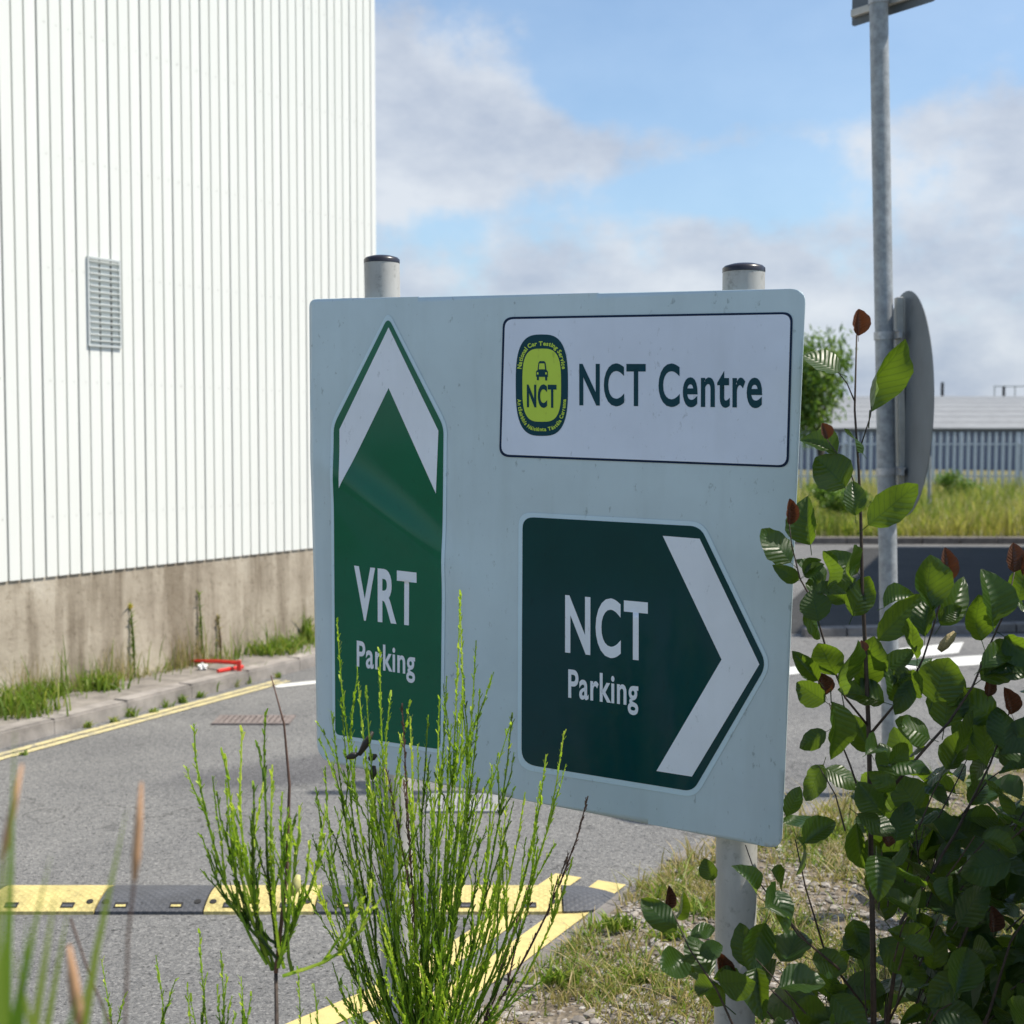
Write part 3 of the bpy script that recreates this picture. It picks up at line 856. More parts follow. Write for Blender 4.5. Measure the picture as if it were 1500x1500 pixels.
# ---------------------------------------------------------------- grass, weeds, stones
def blades_mesh(name, base, h, w, lean, mat, seg=3, rnd=None):
    """base (N,3); h, w (N,); lean (N,3) tip offset -> one mesh of tapered bent blades"""
    n = len(base); ang = rng.uniform(0, 2 * np.pi, n); side = np.stack([np.cos(ang), np.sin(ang), np.zeros(n)], 1)
    V = []; nv = 2 * seg + 1
    for k in range(seg):
        t = k / seg; c = base + np.outer(h * t, [0, 0, 1]) + lean * (t ** 2)[None] if False else base + np.outer(h * t, [0, 0, 1]) + lean * t ** 2
        ww = (w * (1 - 0.55 * t))[:, None] * 0.5
        V += [c - side * ww, c + side * ww]
    V.append(base + np.outer(h, [0, 0, 1]) * 0.97 + lean)
    V = np.stack(V, 1).reshape(-1, 3)
    i0 = np.arange(n) * nv; quads = []
    faces = []
    for k in range(seg - 1): quads.append(np.stack([i0 + 2 * k, i0 + 2 * k + 1, i0 + 2 * k + 3, i0 + 2 * k + 2], 1))
    tri = np.stack([i0 + 2 * seg - 2, i0 + 2 * seg - 1, i0 + 2 * seg], 1)
    faces = np.concatenate(quads).tolist() + tri.tolist()
    me = bpy.data.meshes.new(name); me.from_pydata(V.tolist(), [], faces); me.update()
    a = me.attributes.new('rnd', 'FLOAT', 'POINT')
    rr = rng.uniform(0, 1, n) if rnd is None else rnd
    a.data.foreach_set('value', np.repeat(rr, nv).astype(np.float32))
    if mat: me.materials.append(mat)
    return me


M['meadow'] = m_leafy('meadow_grass', [(0.0, (0.12, 0.17, 0.03)), (0.35, (0.19, 0.22, 0.045)), (0.6, (0.30, 0.27, 0.08)), (1.0, (0.44, 0.36, 0.16))], 0.4)
M['weed'] = m_leafy('weed_green', [(0.0, (0.09, 0.15, 0.018)), (0.6, (0.17, 0.24, 0.035)), (1.0, (0.30, 0.29, 0.08))], 0.35)
M['dry'] = m_leafy('dry_grass', [(0.0, (0.14, 0.16, 0.04)), (0.3, (0.26, 0.22, 0.09)), (1.0, (0.42, 0.32, 0.17))], 0.3)
M['grass'] = m_leafy('foreground_grass', [(0.0, (0.12, 0.22, 0.02)), (0.6, (0.21, 0.30, 0.04)), (1.0, (0.34, 0.36, 0.09))], 0.45)
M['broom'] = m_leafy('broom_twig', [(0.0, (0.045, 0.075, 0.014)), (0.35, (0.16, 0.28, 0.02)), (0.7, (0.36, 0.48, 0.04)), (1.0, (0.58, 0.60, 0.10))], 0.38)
M['tree_leaf'] = m_leafy('tree_foliage', [(0.0, (0.06, 0.11, 0.02)), (0.6, (0.12, 0.20, 0.035)), (1.0, (0.20, 0.27, 0.06))], 0.3)
M['brown_twig'] = simple('brown_twig', (0.10, 0.055, 0.04), 0.7, 0.3, 40)
M['straw'] = simple('straw_seedhead', (0.42, 0.24, 0.13), 0.8, 0.25, 40)
M['flower'] = simple('yellow_petal', (0.75, 0.55, 0.04), 0.6, 0.15, 60)
M['pod'] = simple('black_pod', (0.02, 0.015, 0.012), 0.6, 0.3, 60)


def build_meadow():
    # far bank and field
    bm = bmesh.new(); xs = np.arange(-30, 60, 1.0); ys = [21.75, 21.9, 22.6, 24, 27, 31, 36, 42, 55, 80]; prev = None
    for y in ys:
        row = [bm.verts.new((x, y, 0.10 + min(1, (y - 21.75) / 4) * 0.10 + (0.04 * hash_n(x * .3, y * .3) if y > 22 else 0))) for x in xs]
        if prev:
            for k in range(len(xs) - 1): bm.faces.new((prev[k], prev[k + 1], row[k + 1], row[k]))
        prev = row
    me = bpy.data.meshes.new('meadow'); bm.to_mesh(me); bm.free()
    tag(link('meadow', me, simple('meadow_soil', (0.13, 0.12, 0.05), 0.95, 0.3, 2)), 'grassy field beyond the far road', kind='structure')
    fk = thing('far_kerb', (6, 21.65, 0), 'low grey kerb where the far road meets the long grass', 'kerb')
    for k in range(30):
        x = 0.2 + k * 0.6; MB().box((x, 21.66, 0.045), (0.588, 0.16, 0.13), None, 0.012).build('kerb_stone', M['edging'], fk)
    n = 24000; y = 21.85 + (rng.uniform(0, 1, n) ** 1.5) * 19; x = rng.uniform(-0.16, 0.5, n) * y
    base = np.stack([x, y, np.full(n, 0.1)], 1); h = rng.uniform(0.3, 0.72, n) * (0.75 + 0.25 * np.sin(x * 1.3 + y * 0.7)); w = rng.uniform(0.012, 0.03, n)
    lean = np.stack([rng.normal(0.02, 0.14, n), rng.normal(0, 0.12, n), np.zeros(n)], 1)
    rn = np.clip(0.45 + 0.28 * np.sin(x * 0.9 + 1) * np.cos(y * 0.6) + rng.normal(0, 0.2, n), 0, 1)
    o = link('tall_grass', blades_mesh('tall_grass', base, h, w, lean, M['meadow'], 3, rn)); tag(o, 'tall yellowing grass of the far field', 'grass', kind='stuff')


build_meadow()


def leaf_cloud(name, centre, radii, n, size, mat, parent=None, lumps=9, drop=0.0):
    """foliage: small leaf quads in clumps spread through an uneven volume"""
    c = np.array(centre); lum = []
    for k in range(lumps):
        v = rng.normal(0, 1, 3); v /= np.linalg.norm(v); lum.append((c + v * np.array(radii) * rng.uniform(0.35, 0.8), np.array(radii) * rng.uniform(0.28, 0.5)))
    V = []; Fc = []; rn = []
    for k in range(n):
        lc, lr = lum[int(rng.integers(0, lumps))]; p = lc + np.clip(rng.normal(0, 0.55, 3), -1.1, 1.1) * lr
        a = rng.normal(0, 1, 3); a /= np.linalg.norm(a); b = np.cross(a, rng.normal(0, 1, 3)); b /= np.linalg.norm(b); s = size * rng.uniform(0.6, 1.3)
        a[2] -= drop; i = len(V)
        V += [p - a * s, p + b * s * 0.4, p + a * s, p - b * s * 0.4]; Fc.append((i, i + 1, i + 2, i + 3)); rn += [rng.uniform(0, 1)] * 4
    me = bpy.data.meshes.new(name); me.from_pydata([tuple(v) for v in V], [], Fc); me.update()
    a_ = me.attributes.new('rnd', 'FLOAT', 'POINT'); a_.data.foreach_set('value', np.array(rn, dtype=np.float32)); me.materials.append(mat)
    return link(name, me, None, parent)


def build_far():
    d = 30.0; b = P(1200, 700, d)
    t = thing('willow_tree', (b.x, b.y, 0.12), 'bright green feathery tree half hidden behind the sign edge', 'tree')
    zc = P(1200, 572, d).z
    m = MB(); m.tube([(b.x, b.y, 0.1), (b.x + 0.05, b.y, 0.9), (b.x - 0.02, b.y, zc), (b.x, b.y, zc + 0.8)], [0.09, 0.07, 0.05, 0.02], 8)
    for k in range(7):
        a = k * 0.9; m.tube([(b.x, b.y, 0.9 + k * 0.2), (b.x + math.cos(a) * 0.5, b.y + math.sin(a) * 0.5, 1.5 + k * 0.25)], [0.035, 0.012], 5)
    m.build('trunk', M['wood'], t)
    leaf_cloud('crown', (b.x - 0.15, b.y, zc), (1.0, 0.9, 1.3), 6500, 0.075, M['tree_leaf'], t, 20, 0.5)
    for k, (px, py, dd, r, lab) in enumerate([(1222, 722, 24, 0.5, 'dark green bush in the long grass left of the pole'), (1395, 712, 34, 0.5, 'low leafy bush before the fence right of the round sign'), (1245, 735, 25.5, 0.35, 'small bush in the long grass behind the pole')]):
        p = P(px, py, dd); o = leaf_cloud('bush', (p.x, p.y, max(0.35, p.z)), (r * 1.2, r, r * 0.75), 1500, 0.05, M['tree_leaf'], None, 9); tag(o, lab, 'bush')
    # palisade fence
    D = 40.0
    f = thing('palisade_fence', P(1420, 720, D), 'pale grey steel palisade fence beyond the long grass', 'fence')
    zt = P(1400, 633, D).z; zb = 0.12; px0, px1, step = 980, 1560, 10.2
    pale = None; k = 0; x = px0
    while x < px1:
        p = P(x, 640, D + (x - 1400) * 0.0)
        if pale is None:
            mm = MB(); mm.prism([(-0.045, 0.0), (-0.03, -0.02), (0.03, -0.02), (0.045, 0), (0.03, -0.012), (-0.03, -0.012)], 0, zt - zb - 0.1)
            mm.prism([(-0.03, -0.02), (0.03, -0.02), (0.012, -0.014), (-0.012, -0.014)], zt - zb - 0.1, zt - zb)
            pale = mm.build('pale', simple('fence_galvanised', (0.50, 0.54, 0.60), 0.55, 0.12, 4, 0, 0.2), f)
            o = pale
        else:
            o = pale.copy(); COL.objects.link(o)
        o.parent = f; o.matrix_parent_inverse = Matrix.Translation(-f.location); o.location = (p.x, p.y, zb); x += step
    for z in (zt - 0.35, 0.55):
        a = P(px0, 640, D); b_ = P(px1, 640, D); MB().box(((a.x + b_.x) / 2, D + 0.04, z), (b_.x - a.x, 0.05, 0.05)).build('rail', bpy.data.materials['fence_galvanised'], f)
    for x in (985, 1070, 1155, 1240, 1325, 1410, 1495):
        p = P(x, 640, D); MB().box((p.x, D + 0.1, zb + 0.9), (0.1, 0.05, zt - zb - 0.1)).build('fence_post', bpy.data.materials['fence_galvanised'], f)
    # lone wire-fence post
    p = P(1362, 742, 26); o = MB().tube([(p.x, p.y, 0.08), (p.x - 0.03, p.y, P(1359, 668, 26).z)], 0.035, 8).build('wire_fence_post', M['galv']); tag(o, 'thin grey post standing in the grass right of the round sign', 'post')
    # low warehouse with sloping roof
    D = 62.0
    wb = thing('roofed_shed', P(1400, 640, D), 'low pale industrial shed with grey sheet roof behind the fence', 'building')
    x0 = P(1010, 600, D).x; x1 = P(1700, 600, D).x; ze = P(1420, 627, D).z; zr = P(1400, 584, D).z
    MB().box(((x0 + x1) / 2, D + 3, ze / 2 - 0.05), (x1 - x0, 6, ze + 0.1)).build('wall', simple('lilac_grey_cladding', (0.13, 0.15, 0.22), 0.6, 0.08, 1), wb)
    nr = 26; dy = 8.0
    rm = simple('roof_sheeting', (0.23, 0.235, 0.24), 0.6, 0.1, 2)
    strip = None
    for k in range(8):          # roof courses
        ya = D - 0.25 + dy * k / 8 * 1.0; yb = D - 0.25 + dy * (k + 1) / 8 + 0.02
        za = ze + (zr * 1.05 - ze + 0.25) * math.sin(k / 8 * 1.3) ; zb_ = ze + (zr * 1.05 - ze + 0.25) * math.sin((k + 1) / 8 * 1.3)
        mm = MB(); v = [(x0 - 0.2, ya, za), (x1 + 0.2, ya, za), (x1 + 0.2, yb, zb_ - 0.012), (x0 - 0.2, yb, zb_ - 0.012)]
        mm.poly(v); mm.poly([(x0 - 0.2, ya, za - 0.06), (x1 + 0.2, ya, za - 0.06), (x1 + 0.2, ya, za), (x0 - 0.2, ya, za)])
        mm.build('roof_course', rm, wb)
    # poles and railing on the skyline
    p = P(1380.5, 588, 75); q = P(1380, 560, 75); o = MB().box(((p.x + q.x) / 2, 75, q.z / 2), (0.13, 0.13, q.z)).build('skyline_post', M['dark']); tag(o, 'short dark post on the skyline above the shed roof', 'post')
    rl = thing('roof_railing', P(1480, 590, 74), 'thin railing on the skyline above the right end of the shed roof', 'railing')
    for x, w in ((1457, 0.04), (1470.5, 0.14), (1487, 0.04), (1503, 0.04)):
        q = P(x, 566, 74); MB().box((q.x, 74, q.z / 2), (w, 0.06, q.z)).build('upright', M['rail'] if w < 0.1 else M['dark'], rl)
    a = P(1456, 566, 74); b_ = P(1540, 564, 74); MB().box(((a.x + b_.x) / 2, 74, a.z), (b_.x - a.x, 0.05, 0.05)).build('top_rail', M['rail'], rl)
    # building outside the frame on the right: its shadow lies across the far road
    ex = Vector((0.34, 0.94, 0)).normalized(); sx = Vector((SUN.x, SUN.y, 0)) / SUN.z
    H = 5.2; c0 = Vector((2.37, 11.55, 0)) + sx * H; Ln = 10.2; ey = Vector((SUN.x, SUN.y, 0)).normalized()
    depot = thing('roadside_depot', c0, 'grey flat-roofed depot whose shadow falls across the road at right', 'building')
    m = MB(); quad = [c0, c0 + ey * 7, c0 + ey * 7 + ex * Ln, c0 + ex * Ln]; m.prism([(p.x, p.y) for p in quad], -0.02, H - 0.15); m.build('wall', M['alu_back'], depot)
    m = MB(); e2 = [(p.x, p.y) for p in quad]; m.prism(e2, H - 0.15, H); m.build('roof', M['galv'], depot)


build_far()


def weed_tuft(p, n, h, spread, mat, label, cat='weed', name='weed_tuft', group=None, w=0.006, rnd=None):
    base = np.tile(np.array([p.x, p.y, p.z]), (n, 1)) + np.stack([rng.normal(0, spread, n), rng.normal(0, spread * 0.6, n), np.zeros(n)], 1)
    hh = h * rng.uniform(0.4, 1, n); ln = np.stack([rng.normal(0, h * 0.35, n), rng.normal(0, h * 0.3, n), -hh * 0.15 * rng.uniform(0, 1, n)], 1)
    me = blades_mesh(name, base - np.array([p.x, p.y, p.z]), hh, np.full(n, w) * rng.uniform(0.7, 1.5, n), ln, mat, 3, rnd)
    o = link(name, me); o.location = p; return tag(o, label, cat, group)


def build_weeds():
    # individual kerb weeds, measured along the kerb foot
    kw = [(128, 1058, 0.05, 'first small weed from the left at the kerb foot'), (168, 1050, 0.045, 'second small weed from the left at the kerb foot'), (192, 1042, 0.07, 'taller sprig third along the kerb foot'),
          (223, 1036, 0.04, 'low weed left of a kerb joint below the yellow flower'), (244, 1028, 0.06, 'leafy weed in the kerb face, left of a brighter one'), (267, 1022, 0.07, 'bright weed in the kerb face below the red bar'),
          (293, 1014, 0.05, 'low weed at the kerb foot under the red bar'), (308, 1005, 0.08, 'upright weed growing over the kerb edge by the red bar'), (344, 998, 0.075, 'wide weed on the kerb just right of the red bar'),
          (357, 994, 0.07, 'second weed on the kerb right of the red bar'), (375, 985, 0.13, 'tall weed on the kerb below the bright green tuft'), (408, 985, 0.05, 'small weed at kerb foot near the white line'),
          (419, 976, 0.09, 'bushy weed at the kerb near the sign edge'), (437, 966, 0.11, 'tallest weed at kerb beside the sign edge'), (35, 1098, 0.03, 'tiny weed at the far left kerb foot')]
    for px, py, h, lab in kw:
        p = G(px, py + 8); p -= kper * 0.005; weed_tuft(p, 22, h * 1.15, h * 0.28, M['weed'], lab, group='weeds along the kerb', w=0.011)
    # strip of grasses at the wall foot
    n = 2100; s = rng.uniform(-5, SC, n); dens = 0.5 + 0.5 * np.sin(s * 3.1 + 1) * np.sin(s * 1.3)
    keep = rng.uniform(0, 1, n) < (0.25 + 0.75 * np.clip(dens, 0, 1)) * np.where(s < wall_s(270), 1, 0.6); s = s[keep]; n = len(s)
    off = np.abs(rng.normal(0, 0.11, n)) + 0.012; near_ = np.clip((wall_s(160) - s) / 2, 0, 1); off += near_ * rng.uniform(0, 0.3, n)
    base = np.stack([W0.x + wdir.x * s + wn.x * off, W0.y + wdir.y * s + wn.y * off, np.full(n, 0.08)], 1)
    h = rng.gamma(3, 0.035, n) * (1 + 0.7 * np.clip(dens[keep], 0, 1)); lean = np.stack([rng.normal(0.01, 0.04, n), rng.normal(-0.01, 0.04, n), np.zeros(n)], 1)
    rn = np.clip(rng.normal(0.45, 0.25, n), 0, 1)
    o = link('wall_grass', blades_mesh('wall_grass', base, h, rng.uniform(0.004, 0.011, n), lean, M['weed'], 3, rn)); tag(o, 'grass and weeds along the foot of the building', 'grass', kind='stuff')
    n = 1500; s = rng.uniform(-3, wall_s(330), n); off = rng.uniform(0.01, 0.12, n)
    base = np.stack([W0.x + wdir.x * s + wn.x * off, W0.y + wdir.y * s + wn.y * off, np.full(n, 0.08)], 1)
    o = link('dry_stalks', blades_mesh('dry_stalks', base, rng.uniform(0.1, 0.33, n) * (0.4 + 0.6 * (np.sin(s * 9) > 0.1)), np.full(n, 0.004), np.stack([rng.normal(0, 0.05, n), rng.normal(0, 0.03, n), np.zeros(n)], 1), M['dry'], 3)); tag(o, 'thin dry stalks standing against the stained wall', 'grass', kind='stuff')
    for px, py, h, sp, cnt, lab in ((398, 958, 0.16, 0.10, 160, 'bright green leafy tuft at the wall foot right of the red bar'), (440, 942, 0.30, 0.05, 110, 'tall green weed at the wall foot beside the sign'), (425, 950, 0.15, 0.07, 90, 'low green weed patch between tuft and sign'),
                               (22, 1045, 0.22, 0.14, 220, 'big grassy clump at the wall foot at far left'), (148, 1010, 0.15, 0.07, 130, 'rounded bright grass clump below the middle of the wall'), (62, 1022, 0.16, 0.07, 90, 'grass clump second from left along the wall')):
        p = G(px, py, 0.085); weed_tuft(p, cnt, h, sp, M['weed'], lab, w=0.014)
    # tall wall weeds with stalks
    for px, py0, py1, lab, fl in ((185, 985, 888, 'thin weed with one yellow flower against the wall', True), (285, 965, 868, 'tall leafy weed against the wall above the red bar', False), (313, 965, 905, 'reddish dock weed against the wall right of the tall weed', False)):
        s = wall_s(px); f = wp(s, 0.05, 0.085); top = P(px + 6, py1, f.y); m = MB(); m.tube([f, (f + top) / 2 + Vector((0.01, 0, 0)), top], [0.006, 0.005, 0.003], 5)
        w_ = thing('wall_weed', f, lab, 'weed'); m.build('stem', M['weed'] if px != 313 else M['brown_twig'], w_)
        k = 70; tt = rng.uniform(0.1, 1, k); bp = np.stack([f.x + (top.x - f.x) * tt, f.y + (top.y - f.y) * tt, f.z + (top.z - f.z) * tt], 1)
        link('foliage', blades_mesh('foliage', bp - np.array(f), rng.uniform(0.01, 0.05, k), np.full(k, 0.012), np.stack([rng.normal(0, 0.03, k), rng.normal(0, 0.02, k), np.zeros(k)], 1), M['weed'] if px != 313 else M['dry'], 3), None, w_).location = f
        if fl:
            mm = MB(); q = top
            for a in range(8): mm.tube([q, q + Vector((math.cos(a * .785) * 0.02, -0.004, math.sin(a * .785) * 0.02))], [0.006, 0.003], 4)
            mm.build('flower', M['flower'], w_)
    # verge: stones
    icos = []
    for k in range(4):
        bm = bmesh.new(); bmesh.ops.create_icosphere(bm, subdivisions=1, radius=1)
        for v in bm.verts: v.co *= random.uniform(0.7, 1.15)
        bm.verts.index_update(); icos.append((np.array([v.co[:] for v in bm.verts]), [[v.index for v in f.verts] for f in bm.faces])); bm.free()
    V = []; Fc = []; rn = []; i = 0
    n = 17000
    for k in range(n):
        y = 3.7 + 2.9 * random.random() ** 1.3; x = random.uniform(-0.06, 0.42) * y
        if y > edge_y(x) - 0.14: continue
        if hash_n(x * 2.0, y * 2.0) > 0.45 and random.random() < 0.6: continue
        s = min(0.03, random.lognormvariate(-4.75, 0.45)); v, f = icos[k % 4]; a = random.uniform(0, 6.28)
        sc = np.array([s, s * random.uniform(0.6, 1), s * random.uniform(0.35, 0.6)]); c, sn = math.cos(a), math.sin(a)
        vv = v * sc; vv = np.stack([vv[:, 0] * c - vv[:, 1] * sn, vv[:, 0] * sn + vv[:, 1] * c, vv[:, 2]], 1) + np.array([x, y, verge_z(x, y) + s * 0.15])
        V += vv.tolist(); Fc += [[q + i for q in ff] for ff in f]; rn += [random.random()] * len(v); i += len(v)
    me = bpy.data.meshes.new('gravel'); me.from_pydata(V, [], Fc); me.update(); at = me.attributes.new('rnd', 'FLOAT', 'POINT'); at.data.foreach_set('value', np.array(rn, dtype=np.float32))
    t = NT('gravel_stone'); t.set(t.ramp(t.attr('rnd'), [(0, (0.12, 0.105, 0.095)), (0.5, (0.27, 0.24, 0.21)), (0.85, (0.33, 0.30, 0.275)), (1, (0.43, 0.41, 0.38))]), 0.9); t.bump(t.noise(150, 4), 0.3, 0.003)
    tag(link('gravel', me, t.m), 'loose gravel and stones on the verge', 'gravel', kind='stuff')
    # verge grass, dry and green
    def verge_blades(name, n, hr, mat, lab, thr, gx):
        B = []
        while len(B) < n:
            y = 3.7 + 3.1 * random.random(); x = random.uniform(-0.08, 0.42) * y
            if y > edge_y(x) - 0.10: continue
            if hash_n(x * 2.6 + gx, y * 2.6) < thr and random.random() < 0.92: continue
            for q in range(7):
                B.append((x + random.gauss(0, 0.018), y + random.gauss(0, 0.018), verge_z(x, y) - 0.004))
        B = np.array(B); k = len(B); h = rng.gamma(2.5, hr, k)
        lean = np.stack([rng.normal(0, 1, k) * h * 0.6, rng.normal(0, 1, k) * h * 0.6, -h * 0.1], 1)
        tag(link(name, blades_mesh(name, B, h, rng.uniform(0.003, 0.008, k), lean, mat, 3)), lab, 'grass', kind='stuff')
    verge_blades('dry_grass', 15000, 0.015, M['dry'], 'dry straw-coloured grass on the verge', -0.1, 0)
    verge_blades('low_weeds', 10000, 0.014, M['weed'], 'low green weeds on the verge', 0.15, 4)
    # weeds at the road edge seen between sign and pole
    for px, py, h, mt, lab, cnt in ((1215, 1225, 0.30, 'dry', 'tall pale dry grass tuft at the road edge right of the sign', 70), (1240, 1235, 0.16, 'weed', 'bright green grass tuft behind the shrub stem', 80), (1180, 1240, 0.14, 'weed', 'green weed tuft close to the sign corner', 60), (1040, 1262, 0.12, 'dry', 'dry tuft at the road edge just left of the right post', 60)):
        p = G(px, py, 0.03); weed_tuft(p, cnt, h, 0.07, M[mt], lab, w=0.007)
    # low leafy weeds by the right post
    for px, py, lab in ((985, 1380, 'low leafy weed on the verge left of the right post'), (905, 1360, 'low weed on verge near the yellow line end'), (1030, 1340, 'leafy weed against the right post'), (820, 1440, 'flat weed on verge right of the broom'), (930, 1440, 'small weed on gravel left of the right post')):
        p = G(px, py, 0.05); weed_tuft(p, 80, 0.07, 0.035, M['weed'], lab, w=0.012)


build_weeds()


# ---------------------------------------------------------------- broom plants
def twig_mesh(lines, rn=0.5, leaves=True, seg_r=4, dead=0.0):
    """one shoot: its main line and side twigs [(points, r0, r1)], clothed in tiny leaflets"""
    m = MB(); bm = m.bm
    for pts, r0, r1 in lines:
        n = len(pts); m.tube(pts, [r0 + (r1 - r0) * i / (n - 1) for i in range(n)], seg_r)
        if not leaves: continue
        for i in range(n - 1):
            a = pts[i]; b = pts[i + 1]; L = (b - a).length; k = max(1, int(L / 0.0065))
            if L < 1e-5: continue
            t = (b - a).normalized()
            for j in range(k):
                p = a + (b - a) * (j / k); q = Vector((random.gauss(0, 1), random.gauss(0, 1), random.gauss(0, 0.4))); q -= t * q.dot(t)
                if q.length < 1e-3: continue
                q.normalize(); s = random.uniform(0.005, 0.015); side = t.cross(q) * s * 0.22
                e = p + (q * 0.5 + t * 0.9) * s
                bm.faces.new([bm.verts.new(p - side), bm.verts.new(p + side), bm.verts.new(e + side * 0.5), bm.verts.new(e - side * 0.5)])
    me = bpy.data.meshes.new('twig'); bm.to_mesh(me); bm.free()
    at = me.attributes.new('rnd', 'FLOAT', 'POINT'); nv = len(me.vertices)
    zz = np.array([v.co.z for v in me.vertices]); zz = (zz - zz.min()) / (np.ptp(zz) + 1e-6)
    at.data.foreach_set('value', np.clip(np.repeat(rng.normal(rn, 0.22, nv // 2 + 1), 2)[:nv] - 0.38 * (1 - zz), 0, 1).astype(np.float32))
    me.materials.append(M['broom'] if random.random() > dead else M['brown_twig']); return me


def curve_pts(a, b, bulge, n=7):
    out = []
    for i in range(n):
        t = i / (n - 1); out.append(a.lerp(b, t) + bulge * (4 * t * (1 - t)) + Vector((random.gauss(0, 1), random.gauss(0, 1), 0)) * 0.0012)
    return out


def build_broom(label, basepx, d, tips, nrand, spread, trunk=None, small=1.0, sides=(4, 7), thick=1.0):
    base = P(*basepx, d); gz = verge_z(base.x, base.y); root = Vector((base.x, base.y, gz))
    o = thing('broom_shrub', root, label, 'shrub')
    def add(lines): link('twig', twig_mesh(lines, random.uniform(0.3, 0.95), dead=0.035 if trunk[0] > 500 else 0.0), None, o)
    if trunk is not None:
        tp = P(*trunk, d); MB().tube([root - Vector((0, 0, 0.02)), root.lerp(tp, 0.5) + Vector((0.004, 0, 0)), tp], [0.011 * small, 0.009 * small, 0.006 * small], 7).build('stem', M['bark'], o, True)
        org = tp
    else:
        org = root
        MB().tube([root - Vector((0, 0, 0.02)), root + Vector((0.004, 0, 0.12))], [0.012, 0.008], 7).build('stem', M['bark'], o, True)
    for tx, ty in tips:
        dd = d + random.gauss(0, spread); tip = P(tx, ty, dd)
        sp = org + Vector((random.gauss(0, 0.012), random.gauss(0, 0.012), random.uniform(0, 0.05)))
        out = Vector((tip.x - sp.x, tip.y - sp.y, 0)); bulge = out * 0.16 + Vector((random.gauss(0, .008), random.gauss(0, .008), -0.02))
        pts = curve_pts(sp, tip, bulge, 9); lines = [(pts, 0.0031 * thick, 0.0012 * thick)]
        for q in range(random.randint(*sides)):
            f = random.uniform(0.25, 0.9); i = int(f * 8); s0 = pts[i]; L = (tip - s0).length * random.uniform(0.3, 0.75)
            dirv = (tip - s0).normalized() + Vector((random.gauss(0, 0.2), random.gauss(0, 0.2), 0.05)); lines.append((curve_pts(s0, s0 + dirv.normalized() * L, dirv * 0.006, 6), 0.0018 * thick, 0.0008 * thick))
        add(lines)
    for k in range(nrand):
        a = random.uniform(0, 6.283); rr = abs(random.gauss(0, 1)) * 0.13 + 0.02; hh = random.uniform(0.15, 0.5) * small
        sp = org + Vector((random.gauss(0, 0.02), random.gauss(0, 0.02), random.uniform(0, 0.12)))
        tip = sp + Vector((math.cos(a) * rr * 1.1, math.sin(a) * rr, hh * random.uniform(0.6, 1)))
        pts = curve_pts(sp, tip, Vector((math.cos(a), math.sin(a), -0.5)) * 0.02, 7); lines = [(pts, 0.0028, 0.0013)]
        for q in range(3):
            s0 = pts[random.randint(1, 4)]; dirv = (tip - s0).normalized() + Vector((random.gauss(0, 0.25), random.gauss(0, 0.25), 0.1)); lines.append((curve_pts(s0, s0 + dirv.normalized() * (tip - s0).length * random.uniform(0.5, 0.9), dirv * 0.004, 5), 0.002, 0.001))
        add(lines)
    return o


BIG = [(676, 868), (675, 885), (698, 938), (704, 1010), (749, 1047), (826, 1071), (800, 1105), (862, 1166), (840, 1255), (626, 1047), (600, 1049), (589, 1030), (556, 952), (535, 1008), (526, 1002), (493, 906), (500, 1023), (485, 1041), (476, 1123), (461, 1153), (454, 1257), (645, 1020), (655, 990), (660, 1060), (690, 1100), (720, 1120), (742, 1180), (770, 1160), (565, 1080), (610, 1090), (540, 1130), (505, 1180), (480, 1240), (488, 1410), (640, 1120), (790, 1240)]
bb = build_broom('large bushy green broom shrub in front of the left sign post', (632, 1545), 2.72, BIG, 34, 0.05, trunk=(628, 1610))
# dark dry pods caught in it
m = MB()
for (a, b) in (((508, 1110), (526, 1104)), ((526, 1106), (546, 1072)), ((540, 1112), (552, 1106)), ((548, 1122), (545, 1142))):
    m.tube([P(*a, 2.68), P((a[0] + b[0]) / 2, (a[1] + b[1]) / 2, 2.68), P(*b, 2.68)], [0.004, 0.008, 0.003], 6)
m.build('seed_pod', M['pod'], bb, True)
SMALL = [(282, 1060), (325, 1095), (355, 1067), (388, 1042), (293, 1222), (413, 1160), (478, 1182), (543, 1293), (440, 1180), (310, 1245), (372, 1150), (425, 1200), (400, 1120), (340, 1180), (318, 1160), (455, 1230)]
sb = build_broom('smaller sparse broom shrub left of the large one', (403, 1640), 2.3, SMALL, 0, 0.03, trunk=(404, 1425), small=0.55, sides=(3, 5), thick=1.2)
t1 = P(404, 1425, 2.3); MB().tube([t1, P(420, 1280, 2.3), P(424, 1150, 2.3), P(416, 1060, 2.3), P(397, 990, 2.3)], [0.004, 0.0035, 0.0028, 0.002, 0.001], 6).build('dry_twig', M['brown_twig'], sb, True)
MB().tube([P(430, 1312, 2.3), P(434, 1296, 2.3), P(437, 1282, 2.3)], [0.003, 0.009, 0.004], 8).build('flower_bud', simple('pale_bud', (0.52, 0.48, 0.20), 0.7, 0.25, 60), sb, True)

